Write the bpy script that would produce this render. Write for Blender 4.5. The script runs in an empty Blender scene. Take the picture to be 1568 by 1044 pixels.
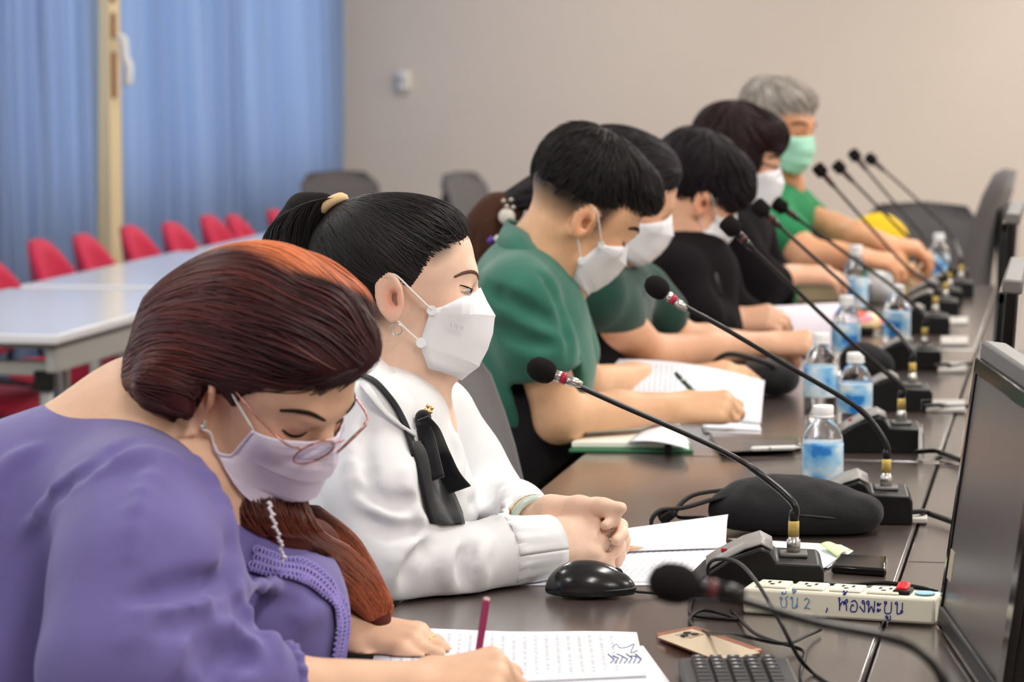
import bpy, bmesh, math, random
import numpy as np
from mathutils import Vector, Matrix

random.seed(4); RNG = np.random.default_rng(4)
S = bpy.context.scene
COL = S.collection
PI = math.pi

# ---------------------------------------------------------------- camera, world, lights, exposure
YAW, PITCH, FPX = math.radians(10.8), math.radians(5.52), 4500.0
CAM = np.array([0.0, 0.0, 1.40])
_c, _s = math.cos(YAW), math.sin(YAW)
RT = np.array([_c, _s, 0.0]); HZ = np.array([-_s, _c, 0.0]); ZZ = np.array([0, 0, 1.0])
FW = HZ * math.cos(PITCH) - ZZ * math.sin(PITCH)
UPV = HZ * math.sin(PITCH) + ZZ * math.cos(PITCH)
cd = bpy.data.cameras.new('camera'); cam = bpy.data.objects.new('camera', cd); COL.objects.link(cam)
cam.location = CAM; cam.rotation_euler = (PI / 2 - PITCH, 0, YAW)
cd.sensor_width = 36; cd.lens = FPX / 1568 * 36; cd.clip_start = .05; cd.clip_end = 200
cd.dof.use_dof = True; cd.dof.focus_distance = 3.6; cd.dof.aperture_fstop = 6.6; cd.dof.aperture_blades = 7
S.camera = cam

W = bpy.data.worlds.new('world'); S.world = W; W.use_nodes = True
W.node_tree.nodes['Background'].inputs[0].default_value = (.80, .90, 1, 1)
W.node_tree.nodes['Background'].inputs[1].default_value = 2.0

def area(name, loc, size, power, col=(1, 1, 1), rot=(0, 0, 0)):
    l = bpy.data.lights.new(name, 'AREA'); l.shape = 'RECTANGLE'; l.size, l.size_y = size; l.energy = power; l.color = col
    o = bpy.data.objects.new(name, l); o.location = loc; o.rotation_euler = rot; COL.objects.link(o)
LAMP = (1.0, .965, .92)
for ly in (1.3, 4.2, 7.1, 10.2, 13.2):
    for lx, pw in ((-2.3, 22), (.3, 36), (2.6, 36)):
        area('ceiling_lamp', (lx, ly, 2.86), (.32, 1.25), pw, LAMP)
S.view_settings.view_transform = 'Standard'; S.view_settings.look = 'None'
S.view_settings.gamma = 1; S.view_settings.use_curve_mapping = False
S.view_settings.exposure = 0.12

# ---------------------------------------------------------------- pixel helpers: where a thing at a measured distance stands in the room
def V(px, py, d):
    return CAM + d * (FW + RT * (px - 784) / FPX - UPV * (py - 522) / FPX)
TZ = .75
def T(px, py, z=TZ):
    r = FW + RT * (px - 784) / FPX - UPV * (py - 522) / FPX
    return CAM + r * ((z - CAM[2]) / r[2])
def VD(r, u, t):                         # direction: right, up, towards the camera
    v = RT * r + UPV * u - FW * t
    return v / np.linalg.norm(v)
def unit(v):
    v = np.asarray(v, float); return v / np.linalg.norm(v)
def depth(p): return float((np.asarray(p) - CAM) @ FW)

# ---------------------------------------------------------------- materials
MATS = {}
def mat(name, col, rough=.5, spec=.5, metal=0, var=0, vscale=20, bump=0, bscale=80, bdist=.002, attr=False, sss=0, trans=0, sheen=0,
        ior=1.45, stretch=(1, 1, 1), coat=0, crough=.1):
    m = bpy.data.materials.new(name); m.use_nodes = True; MATS[name] = m
    nt = m.node_tree; b = nt.nodes['Principled BSDF']
    b.inputs['Base Color'].default_value = (*col, 1); b.inputs['Roughness'].default_value = rough
    b.inputs['Specular IOR Level'].default_value = spec; b.inputs['Metallic'].default_value = metal
    b.inputs['IOR'].default_value = ior; b.inputs['Coat Weight'].default_value = coat; b.inputs['Coat Roughness'].default_value = crough
    if trans: b.inputs['Transmission Weight'].default_value = trans
    if sheen: b.inputs['Sheen Weight'].default_value = sheen; b.inputs['Sheen Roughness'].default_value = .5
    if sss:
        b.inputs['Subsurface Weight'].default_value = sss; b.inputs['Subsurface Radius'].default_value = (1, .35, .2)
        b.inputs['Subsurface Scale'].default_value = .006
    L = nt.links.new
    tc = nt.nodes.new('ShaderNodeTexCoord'); mp = nt.nodes.new('ShaderNodeMapping'); mp.inputs['Scale'].default_value = stretch
    L(tc.outputs['Object'], mp.inputs[0])
    src = None
    if attr:
        a = nt.nodes.new('ShaderNodeVertexColor'); a.layer_name = 'Col'; src = a.outputs[0]
    if var:
        n = nt.nodes.new('ShaderNodeTexNoise'); n.inputs['Scale'].default_value = vscale; n.inputs['Detail'].default_value = 4
        L(mp.outputs[0], n.inputs[0])
        r = nt.nodes.new('ShaderNodeMapRange'); r.inputs[1].default_value = .3; r.inputs[2].default_value = .7
        r.inputs[3].default_value = 1 - var; r.inputs[4].default_value = 1 + var
        L(n.outputs[0], r.inputs[0])
        mx = nt.nodes.new('ShaderNodeMix'); mx.data_type = 'RGBA'; mx.blend_type = 'MULTIPLY'; mx.inputs[0].default_value = 1
        if src: L(src, mx.inputs[6])
        else: mx.inputs[6].default_value = (*col, 1)
        L(r.outputs[0], mx.inputs[7]); src = mx.outputs[2]
    if src: L(src, b.inputs['Base Color'])
    if bump:
        n2 = nt.nodes.new('ShaderNodeTexNoise'); n2.inputs['Scale'].default_value = bscale; n2.inputs['Detail'].default_value = 3
        L(mp.outputs[0], n2.inputs[0])
        bp = nt.nodes.new('ShaderNodeBump'); bp.inputs['Strength'].default_value = bump; bp.inputs['Distance'].default_value = bdist
        L(n2.outputs[0], bp.inputs['Height']); L(bp.outputs[0], b.inputs['Normal'])
    return m
def srgb(r, g, b):
    f = lambda c: c / 12.92 if c <= .04045 else ((c + .055) / 1.055) ** 2.4
    return (f(r / 255), f(g / 255), f(b / 255))

def print_mat(name, base, ink, axis, freq, rows, lo=.46, extra=None):
    """paper with lines of small print: rows of broken strokes (flat print)"""
    m = mat(name, base, .75, .2); nt = m.node_tree; L = nt.links.new; N = nt.nodes.new; b = nt.nodes['Principled BSDF']
    uv = N('ShaderNodeUVMap'); sp = N('ShaderNodeSeparateXYZ'); L(uv.outputs[0], sp.inputs[0])
    def M(op, a, c=None, clamp=False):
        n = N('ShaderNodeMath'); n.operation = op; n.use_clamp = clamp
        for i, v in enumerate((a, c)):
            if v is None: continue
            if isinstance(v, (int, float)): n.inputs[i].default_value = v
            else: L(v, n.inputs[i])
        return n.outputs[0]
    a, c = (sp.outputs[0], sp.outputs[1]) if axis == 0 else (sp.outputs[1], sp.outputs[0])   # a along the line, c across lines
    fr = M('FRACT', M('MULTIPLY', c, rows)); line = M('MULTIPLY', M('GREATER_THAN', fr, .36), M('LESS_THAN', fr, .68))
    cmb = N('ShaderNodeCombineXYZ'); L(M('MULTIPLY', a, freq), cmb.inputs[0]); L(M('FLOOR', M('MULTIPLY', c, rows)), cmb.inputs[1])
    ns = N('ShaderNodeTexNoise'); ns.inputs['Scale'].default_value = 1.0; ns.inputs['Detail'].default_value = 2; L(cmb.outputs[0], ns.inputs[0])
    ink1 = M('MULTIPLY', line, M('GREATER_THAN', ns.outputs[0], lo))
    inside = M('MULTIPLY', M('MULTIPLY', M('GREATER_THAN', a, .09), M('LESS_THAN', a, .90)), M('MULTIPLY', M('GREATER_THAN', c, .06), M('LESS_THAN', c, .93)))
    f = M('MULTIPLY', M('MULTIPLY', ink1, inside), .34)
    mx = N('ShaderNodeMix'); mx.data_type = 'RGBA'; L(f, mx.inputs[0]); mx.inputs[6].default_value = (*base, 1); mx.inputs[7].default_value = (*ink, 1)
    L(mx.outputs[2], b.inputs['Base Color'])
    return m

# ---------------------------------------------------------------- objects
def link(o, parent=None):
    COL.objects.link(o)
    if parent is not None:
        o.parent = parent
    return o
def thing(name, label, cat, loc=(0, 0, 0), rotz=0, group=None):
    o = bpy.data.objects.new(name, None); o.empty_display_size = .05; o.location = loc; o.rotation_euler = (0, 0, rotz)
    return tag(link(o), label, cat, group)
def tag(o, label, cat, group=None):
    o['label'] = label; o['category'] = cat
    if group: o['group'] = group
    return o
def struct(o): o['kind'] = 'structure'; return o

class MB:
    """collects simple solids into one mesh"""
    def __init__(s): s.v = []; s.f = []; s.uv = {}
    def add(s, vs, fs):
        n = len(s.v); s.v += [tuple(map(float, p)) for p in vs]; s.f += [tuple(i + n for i in f) for f in fs]; return s
    def box(s, c, size, rz=0, ax=None):
        c = np.asarray(c, float); h = np.asarray(size, float) / 2
        if ax is None:
            ax = np.array([[math.cos(rz), math.sin(rz), 0], [-math.sin(rz), math.cos(rz), 0], [0, 0, 1]])
        vs = [c + ax[0] * h[0] * i + ax[1] * h[1] * j + ax[2] * h[2] * k for i in (-1, 1) for j in (-1, 1) for k in (-1, 1)]
        return s.add(vs, [(0, 1, 3, 2), (4, 6, 7, 5), (0, 4, 5, 1), (2, 3, 7, 6), (0, 2, 6, 4), (1, 5, 7, 3)])
    def tube(s, pts, rad, n=8, cap=True, closed=False):
        pts = np.asarray(pts, float); m = len(pts); rad = np.broadcast_to(np.asarray(rad, float), (m,))
        tg = np.gradient(pts, axis=0)
        if closed: tg = np.roll(pts, -1, 0) - np.roll(pts, 1, 0)
        tg /= np.linalg.norm(tg, axis=1)[:, None] + 1e-12
        ref = np.array([0, 0, 1.0]) if abs(tg[0][2]) < .9 else np.array([1.0, 0, 0])
        nn = unit(np.cross(tg[0], ref)); vs = []
        for i in range(m):
            nn = unit(nn - tg[i] * (nn @ tg[i])); bb = np.cross(tg[i], nn)
            for k in range(n):
                a = 2 * PI * k / n; vs.append(pts[i] + rad[i] * (nn * math.cos(a) + bb * math.sin(a)))
        fs = []
        for i in range(m if closed else m - 1):
            j = (i + 1) % m
            for k in range(n): fs.append((i * n + k, i * n + (k + 1) % n, j * n + (k + 1) % n, j * n + k))
        if cap and not closed: fs += [tuple(range(n - 1, -1, -1)), tuple((m - 1) * n + k for k in range(n))]
        return s.add(vs, fs)
    def lathe(s, prof, c=(0, 0, 0), n=24, ax=(0, 0, 1)):
        c = np.asarray(c, float); az = unit(ax); ref = np.array([1.0, 0, 0]) if abs(az[0]) < .9 else np.array([0, 1.0, 0])
        a1 = unit(np.cross(az, ref)); a2 = np.cross(az, a1); vs = []; fs = []
        for r, z in prof:
            for k in range(n):
                a = 2 * PI * k / n; vs.append(c + az * z + max(r, 1e-4) * (a1 * math.cos(a) + a2 * math.sin(a)))
        for i in range(len(prof) - 1):
            for k in range(n): fs.append((i * n + k, i * n + (k + 1) % n, (i + 1) * n + (k + 1) % n, (i + 1) * n + k))
        fs += [tuple(range(n - 1, -1, -1)), tuple((len(prof) - 1) * n + k for k in range(n))]
        return s.add(vs, fs)
    def loft(s, rows, uv=True):
        """grid surface through rows of equal point count; keeps uv 0..1"""
        rows = np.asarray(rows, float); a, b = rows.shape[:2]; n0 = len(s.v)
        s.add(rows.reshape(-1, 3), [(i * b + j, i * b + j + 1, (i + 1) * b + j + 1, (i + 1) * b + j) for i in range(a - 1) for j in range(b - 1)])
        for i in range(a):
            for j in range(b): s.uv[n0 + i * b + j] = (j / (b - 1), i / (a - 1))
        return s
    def extrude(s, poly, axis, length):
        """polygon (3d points) pushed along an axis"""
        poly = np.asarray(poly, float); n = len(poly); d = np.asarray(axis, float) * length
        return s.add(list(poly) + list(poly + d), [tuple(range(n - 1, -1, -1)), tuple(range(n, 2 * n))] +
                     [(k, (k + 1) % n, n + (k + 1) % n, n + k) for k in range(n)])
    def build(s, name, m, parent=None, smooth=False, bevel=0, solid=0, sub=0, fixn=True, seg=2):
        me = bpy.data.meshes.new(name); me.from_pydata(s.v, [], s.f); me.update()
        if s.uv:
            u = me.uv_layers.new(name='UVMap')
            for lp in me.loops: u.data[lp.index].uv = s.uv.get(lp.vertex_index, (0, 0))
        if fixn and not s.uv:
            bm = bmesh.new(); bm.from_mesh(me); bmesh.ops.recalc_face_normals(bm, faces=bm.faces); bm.to_mesh(me); bm.free()
        if m: me.materials.append(m)
        if smooth: me.shade_smooth() if hasattr(me, 'shade_smooth') else None
        if smooth: me.polygons.foreach_set('use_smooth', [True] * len(me.polygons))
        o = link(bpy.data.objects.new(name, me), parent)
        if sub: md = o.modifiers.new('sub', 'SUBSURF'); md.levels = md.render_levels = sub
        if solid: md = o.modifiers.new('solid', 'SOLIDIFY'); md.thickness = solid; md.offset = 0
        if bevel:
            md = o.modifiers.new('bev', 'BEVEL'); md.width = bevel; md.segments = seg; md.limit_method = 'ANGLE'; md.angle_limit = .6
            me.polygons.foreach_set('use_smooth', [True] * len(me.polygons))
            try: me.set_sharp_from_angle(angle=.7)
            except Exception: pass
        return o
def copytree(o, parent=None):
    c = o.copy(); COL.objects.link(c)
    if parent is not None: c.parent = parent
    for ch in list(o.children): copytree(ch, c)
    return c
def smooth_path(pts, n=24):
    """Catmull-Rom through points"""
    p = np.asarray(pts, float); p = np.vstack([2 * p[0] - p[1], p, 2 * p[-1] - p[-2]]); m = len(p) - 3
    out = []
    for u in np.linspace(0, m - 1e-6, n):
        i = int(u); t = u - i; a, b, c, d = p[i:i + 4]
        out.append(.5 * ((2 * b) + (c - a) * t + (2 * a - 5 * b + 4 * c - d) * t * t + (3 * b - a - 3 * c + d) * t ** 3))
    return np.array(out)

# ---------------------------------------------------------------- implicit bodies (smooth blended solids -> one mesh)
def n3(P, f, seed=0.0):
    """cheap smooth pseudo noise, about -1..1"""
    x, y, z = P[..., 0] * f + seed, P[..., 1] * f + seed * 1.7, P[..., 2] * f - seed
    return (np.sin(x + 1.3 * np.sin(y * .9 + z * .4)) + np.sin(y * 1.1 + 1.2 * np.sin(z * 1.07 + x * .5)) + np.sin(z * .93 + 1.1 * np.sin(x * 1.13 - y * .6))) / 3
class SDF:
    def __init__(s): s.p = []
    def add(s, fn, lo, hi, k, op): s.p.append((fn, np.asarray(lo, float), np.asarray(hi, float), k, op)); return s
    def cap(s, a, b, ra, rb=None, k=.015, op='u', fl=None):
        a = np.asarray(a, float); b = np.asarray(b, float); rb = ra if rb is None else rb
        ab = b - a; L2 = max(float(ab @ ab), 1e-12)
        if fl is not None: n = unit(fl[0]); g = 1 / fl[1] - 1; bq = ab + n * (ab @ n) * g; L2 = max(float(bq @ bq), 1e-12)
        def fn(P):
            q = P - a
            if fl is not None:
                q = q + (q @ n)[..., None] * (n * g); t = np.clip((q @ bq) / L2, 0, 1); d = q - t[..., None] * bq
                return (np.sqrt((d * d).sum(-1)) - (ra + (rb - ra) * t)) * min(1, fl[1])
            t = np.clip((q @ ab) / L2, 0, 1); d = q - t[..., None] * ab
            return np.sqrt((d * d).sum(-1)) - (ra + (rb - ra) * t)
        e = max(ra, rb) * (max(1, fl[1]) if fl is not None else 1)
        return s.add(fn, np.minimum(a, b) - e, np.maximum(a, b) + e, k, op)
    def chain(s, pts, radii, k=.015, op='u', fl=None):
        for i in range(len(pts) - 1): s.cap(pts[i], pts[i + 1], radii[i], radii[i + 1], k, op, fl)
        return s
    def ell(s, c, r, M=None, k=.015, op='u'):
        c = np.asarray(c, float); r = np.asarray(r, float); M = np.eye(3) if M is None else np.asarray(M, float)   # rows of M: local axes
        def fn(P):
            q = ((P - c) @ M.T) / r; l = np.sqrt((q * q).sum(-1)); q2 = q / r; l2 = np.sqrt((q2 * q2).sum(-1)) + 1e-9
            return l * (l - 1) / l2
        e = np.sqrt(((M * r[:, None]) ** 2).sum(0))
        return s.add(fn, c - e, c + e, k, op)
    def half(s, p, n, k=.002):
        """keep the side the normal points away from"""
        p = np.asarray(p, float); n = unit(n)
        return s.add(lambda P: (P - p) @ n, [-9] * 3, [9] * 3, k, 'i')
    def ev(s, P):
        d = np.full(P.shape[:-1], 1e3)
        for fn, lo, hi, k, op in s.p: d = s.comb(d, fn(P), k, op)
        return d
    @staticmethod
    def comb(d, e, k, op):
        if op == 'u':
            h = np.maximum(k - np.abs(d - e), 0) / k; return np.minimum(d, e) - h * h * k * .25
        if op == 's': e = -e
        h = np.maximum(k - np.abs(d - e), 0) / k; return np.maximum(d, e) + h * h * k * .25
    def grad(s, P, e=.002):
        g = np.stack([s.ev(P + np.eye(3)[i] * e) - s.ev(P - np.eye(3)[i] * e) for i in range(3)], -1)
        return g / (np.linalg.norm(g, axis=-1)[..., None] + 1e-9)
    def field(s, res, pad=.02, disp=None):
        us = [p for p in s.p if p[4] == 'u']
        lo = np.min([p[1] for p in us], 0) - pad; hi = np.max([p[2] for p in us], 0) + pad
        n = np.ceil((hi - lo) / res).astype(int) + 1
        F = np.full(n, 9.0, np.float32); ax = [lo[i] + res * np.arange(n[i]) for i in range(3)]
        for fn, l, h, k, op in s.p:
            m = k + 3 * res
            i0 = np.clip(np.floor((l - m - lo) / res).astype(int), 0, n); i1 = np.clip(np.ceil((h + m - lo) / res).astype(int) + 1, 0, n)
            if (i1 - i0 <= 0).any(): continue
            sl = tuple(slice(i0[i], i1[i]) for i in range(3))
            g = np.stack(np.meshgrid(*[ax[i][i0[i]:i1[i]] for i in range(3)], indexing='ij'), -1)
            F[sl] = s.comb(F[sl], fn(g), k, op)
        if disp is not None:
            near = np.argwhere(np.abs(F) < .02)
            P = lo + res * near
            F[tuple(near.T)] += disp(P).astype(np.float32)
        return F, lo
    def mesh(s, name, res, m, parent=None, disp=None, color=None, it=2):
        F, lo = s.field(res, disp=disp)
        if parent is not None and parent.name.startswith('person'):       # bodies and clothes rest on the desk and the seat
            ax = [lo[i] + res * np.arange(F.shape[i]) for i in range(3)]; zt = parent.get('rest', .757)
            for bl, bh in (((-.797, -9, .655), (.3, 99, zt)), ((-1.7, -9, -1), (-.972, 99, .4845))):
                q = [np.maximum(bl[i] - ax[i], ax[i] - bh[i]) for i in range(3)]
                bx = np.maximum(np.maximum(q[0][:, None, None], q[1][None, :, None]), q[2][None, None, :])
                F = np.maximum(F, -bx).astype(np.float32)
        ins = F < 0; u = ins.astype(np.uint8)
        c = u[:-1] + u[1:]; c = c[:, :-1] + c[:, 1:]; c = c[:, :, :-1] + c[:, :, 1:]
        sh = c.shape; lin = np.flatnonzero((c > 0) & (c < 8)); idx = np.stack(np.unravel_index(lin, sh), -1)
        pos = np.zeros((len(idx), 3)); cnt = np.zeros(len(idx))
        cr = [(i, j, k) for i in (0, 1) for j in (0, 1) for k in (0, 1)]
        val = {q: F[idx[:, 0] + q[0], idx[:, 1] + q[1], idx[:, 2] + q[2]] for q in cr}
        for a in cr:
            for x in range(3):
                if a[x]: continue
                b = tuple(1 if i == x else a[i] for i in range(3)); va, vb = val[a], val[b]; w = (va < 0) != (vb < 0)
                t = np.where(w, va / np.where(w, va - vb, 1), 0)
                pos += w[:, None] * np.array(a, float); pos[:, x] += w * t; cnt += w
        pos = lo + res * (idx + pos / cnt[:, None])
        quads = []; st = (sh[1] * sh[2], sh[2], 1)
        for x in range(3):
            y, z = (x + 1) % 3, (x + 2) % 3
            A = [slice(1, -1)] * 3; A[x] = slice(0, -1); B = list(A); B[x] = slice(1, None)
            e0, e1 = ins[tuple(A)], ins[tuple(B)]; ed = np.argwhere(e0 != e1)
            o = np.ones(3, int); o[x] = 0; fl = e0[tuple(ed.T)]; ed = ed + o; base = ed @ np.array(st)
            q = np.stack([base - st[y] - st[z], base - st[z], base, base - st[y]], -1)
            q[~fl] = q[~fl][:, ::-1]; quads.append(q)
        Q = np.searchsorted(lin, np.concatenate(quads)); nv = len(pos)
        for _ in range(it):
            acc = np.zeros_like(pos); cn = np.bincount(Q.ravel(), minlength=nv) * 2.0
            for i in range(4):
                for j in ((i + 1) % 4, (i + 3) % 4):
                    for k in range(3): acc[:, k] += np.bincount(Q[:, i], weights=pos[Q[:, j], k], minlength=nv)
            pos = pos * .5 + .5 * acc / np.maximum(cn, 1)[:, None]
        me = rawmesh(name, pos, Q, m)
        if color is not None: setcol(me, color(pos))
        o = link(bpy.data.objects.new(name, me)); place(o, parent)
        return o
def rawmesh(name, pos, Q, m, n=4):
    me = bpy.data.meshes.new(name); me.vertices.add(len(pos)); me.vertices.foreach_set('co', np.asarray(pos, np.float32).ravel())
    me.loops.add(len(Q) * n); me.loops.foreach_set('vertex_index', Q.ravel().astype(np.int32)); me.polygons.add(len(Q))
    me.polygons.foreach_set('loop_start', np.arange(0, len(Q) * n, n, dtype=np.int32)); me.update(calc_edges=True)
    me.polygons.foreach_set('use_smooth', np.ones(len(Q), bool)); me.validate()
    if m: me.materials.append(m)
    return me
def setcol(me, c):
    a = me.color_attributes.new('Col', 'FLOAT_COLOR', 'POINT'); c = np.asarray(c, np.float32)
    a.data.foreach_set('color', np.concatenate([c, np.ones((len(c), 1), np.float32)], 1).ravel())
def place(o, parent):
    """make a mesh made in room coordinates a child without moving it"""
    if parent is None: return o
    o.parent = parent; M = Matrix.Translation(parent.location) @ parent.rotation_euler.to_matrix().to_4x4()
    o.data.transform(M.inverted()); return o
def ribbons(paths, rad, flat=.5, cols=None, up=None, taper=True):
    """many thin strands at once: paths (N,K,3) -> verts, quads (four-sided tubes)"""
    N, K, _ = paths.shape
    tg = np.gradient(paths, axis=1); tg /= np.linalg.norm(tg, axis=-1)[..., None] + 1e-9
    if up is None: up = np.broadcast_to(np.array([.3, .2, .93]), paths.shape)
    sd = np.cross(tg, up); sd /= np.linalg.norm(sd, axis=-1)[..., None] + 1e-9; nu = np.cross(sd, tg)
    r = np.broadcast_to(np.asarray(rad, float).reshape(-1, 1), (N, K)) * (np.sin(np.linspace(.25, PI - .1, K)) ** .6 if taper else 1)
    r = r[..., None]
    ring = np.stack([paths + sd * r, paths + nu * r * flat, paths - sd * r, paths - nu * r * flat], 2)
    V_ = ring.reshape(-1, 3); b = (np.arange(N)[:, None, None] * K + np.arange(K - 1)[None, :, None]) * 4; k = np.arange(4)
    q = np.stack([b + k, b + (k + 1) % 4, b + 4 + (k + 1) % 4, b + 4 + k], -1).reshape(-1, 4)
    C = None if cols is None else np.repeat(cols, K * 4, axis=0) if cols.ndim == 2 else np.repeat(cols.reshape(-1, 3), 4, axis=0)
    return V_, q, C

# ================================================================ ROOM
X0, X1, Y0, Y1, ZC = -3.86, 3.6, -2.4, 14.8, 2.9
wallm = mat('wall_paint', srgb(214, 203, 192), .85, .2, var=.02, vscale=1.5, bump=.05, bscale=120)
floorm = mat('floor_vinyl', srgb(176, 168, 158), .45, .4, var=.05, vscale=3)
ceilm = mat('ceiling_board', srgb(235, 232, 226), .9, .1)
whitepl = mat('white_plastic', srgb(232, 230, 224), .45, .4)
creampost = mat('cream_paint', srgb(226, 208, 168), .6, .3)
brownm = mat('brown_paint', srgb(150, 92, 66), .6, .3)
def room(name, c, size, m): return struct(MB().box(c, size).build(name, m))
xm, ym = (X0 + X1) / 2, (Y0 + Y1) / 2
room('floor', (xm, ym, -.05), (X1 - X0 + .4, Y1 - Y0 + .4, .1), floorm)
room('ceiling', (xm, ym, ZC + .05), (X1 - X0 + .4, Y1 - Y0 + .4, .1), ceilm)
room('wall_back', (xm, Y1 + .06, ZC / 2), (X1 - X0 + .24, .12, ZC), wallm)
room('wall_front', (xm, Y0 - .06, ZC / 2), (X1 - X0 + .24, .12, ZC), wallm)
room('wall_right', (X1 + .06, ym, ZC / 2), (.12, Y1 - Y0, ZC), wallm)
room('baseboard_back', (xm, Y1 - .012, .06), (X1 - X0, .024, .12), mat('baseboard_wood', srgb(150, 128, 105), .5))
wins = [(1.0, 4.2), (5.0, 8.0), (8.6, 10.86), (11.14, 14.6)]
w = MB(); yy = Y0
w.box((X0 - .06, ym, .40), (.12, Y1 - Y0, .80)).box((X0 - .06, ym, 2.68), (.12, Y1 - Y0, .44))
for a, b in wins + [(Y1, Y1)]:
    w.box((X0 - .06, (yy + a) / 2, 1.63), (.12, a - yy, 1.66)); yy = b
struct(w.build('wall_left', wallm))
gl = bpy.data.materials.new('window_glass'); gl.use_nodes = True
nt = gl.node_tree; nt.nodes.clear(); o_ = nt.nodes.new('ShaderNodeOutputMaterial'); mx_ = nt.nodes.new('ShaderNodeMixShader')
t_ = nt.nodes.new('ShaderNodeBsdfTransparent'); g_ = nt.nodes.new('ShaderNodeBsdfGlossy'); g_.inputs['Roughness'].default_value = .02
mx_.inputs[0].default_value = .08; nt.links.new(t_.outputs[0], mx_.inputs[1]); nt.links.new(g_.outputs[0], mx_.inputs[2]); nt.links.new(mx_.outputs[0], o_.inputs[0])
alum = mat('window_aluminium', srgb(190, 192, 194), .35, .5, .6)
for n, (a, b) in enumerate(wins):
    e = struct(bpy.data.objects.new('window_%d' % (n + 1), None)); link(e); e.location = (X0 - .06, (a + b) / 2, .8)
    h = (b - a) / 2; f = MB()
    for z in (.025, 1.635): f.box((0, 0, z), (.06, 2 * h, .05))
    for y in (-h + .02, 0, h - .02): f.box((0, y, .83), (.06, .04, 1.6))
    f.build('frame', alum, e)
    for y in (-h / 2, h / 2): MB().box((0, y, .83), (.006, h - .05, 1.58)).build('pane', gl, e)
# cream post between the curtains, with its rusty fittings
post = struct(MB().box((-3.77, 11.00, ZC / 2), (.20, .14, ZC)).build('trim_1', creampost, bevel=.006))
fit = thing('curtain_hook', 'white curtain hook on brown strip fixed to the cream post', 'hook', (-3.655, 10.975, 1.26))
MB().box((-.012, -.022, .07), (.03, .012, .18)).box((-.012, -.022, .26), (.03, .012, .10)).box((-.012, -.022, .375), (.028, .012, .055)).build('strip', brownm, fit, bevel=.004)
MB().tube(smooth_path([(.012, -.012, .22), (.03, -.012, .20), (.034, -.012, .14), (.05, -.012, .10), (.045, -.012, .03)], 16), .019, 10).build('hook', whitepl, fit, True)

cm = bpy.data.materials.new('curtain_cloth'); cm.use_nodes = True; nt = cm.node_tree; nt.nodes.clear()
o_ = nt.nodes.new('ShaderNodeOutputMaterial'); d_ = nt.nodes.new('ShaderNodeBsdfDiffuse'); tr = nt.nodes.new('ShaderNodeBsdfTranslucent')
mx_ = nt.nodes.new('ShaderNodeMixShader'); mx_.inputs[0].default_value = .42
d_.inputs[0].default_value = (*srgb(150, 166, 196), 1); tr.inputs[0].default_value = (*srgb(140, 168, 210), 1)
nt.links.new(d_.outputs[0], mx_.inputs[1]); nt.links.new(tr.outputs[0], mx_.inputs[2]); nt.links.new(mx_.outputs[0], o_.inputs[0])
def curtain(ya, yb, label, seed, per):
    r = np.random.default_rng(seed); n = int((yb - ya) / .012); ys = np.linspace(ya, yb, n)
    ph = np.cumsum(.012 * 2 * PI / (per * (1 + .45 * np.sin(ys * 2.1 + seed) + .25 * np.sin(ys * 5.3))))
    rows = []
    for z in np.linspace(.06, 2.56, 26):
        k = .55 + .45 * (2.56 - z) / 2.5
        a = .080 * k * (1 + .35 * np.sin(ys * 3.1 + seed))
        x = -3.715 + a * (np.sin(ph + .25 * np.sin(z * 1.7 + ys)) + .35 * np.sin(2.3 * ph + z * .8)) * .8
        rows.append(np.stack([x, ys + .012 * np.sin(ph * .5 + z * 1.4), np.full(n, z)], -1))
    o = MB().loft(rows).build('curtain', cm, None, True)
    return tag(o, label, 'curtain', 'pale blue curtains along the left wall')
curtain(8.2, 10.925, 'pale blue curtain left of the cream post', 3, .19)
curtain(11.075, 12.75, 'pale blue curtain just right of the cream post', 8, .21)
curtain(12.77, 14.72, 'pale blue curtain hanging next to the back wall corner', 5, .23)
rail = MB().tube([(-3.71, 8, 2.6), (-3.71, 14.75, 2.6)], .014, 8).build('curtain_rail', alum); tag(rail, 'grey metal curtain rail above the blue curtains', 'rail')
# small white sensor on the back wall
p = V(608, 124, 14.95)
sn = thing('wall_sensor', 'small white plastic box fixed on the bare back wall', 'sensor', (p[0], Y1 - .0, p[2]))
MB().box((0, -.02, 0), (.07, .04, .10)).build('housing', whitepl, sn, bevel=.012)
MB().lathe([(.02, 0), (.018, .012), (.006, .02)], (0, -.04, .012), 16, (0, -1, 0)).build('lens', mat('sensor_lens', srgb(205, 205, 205), .3), sn, True)

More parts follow.
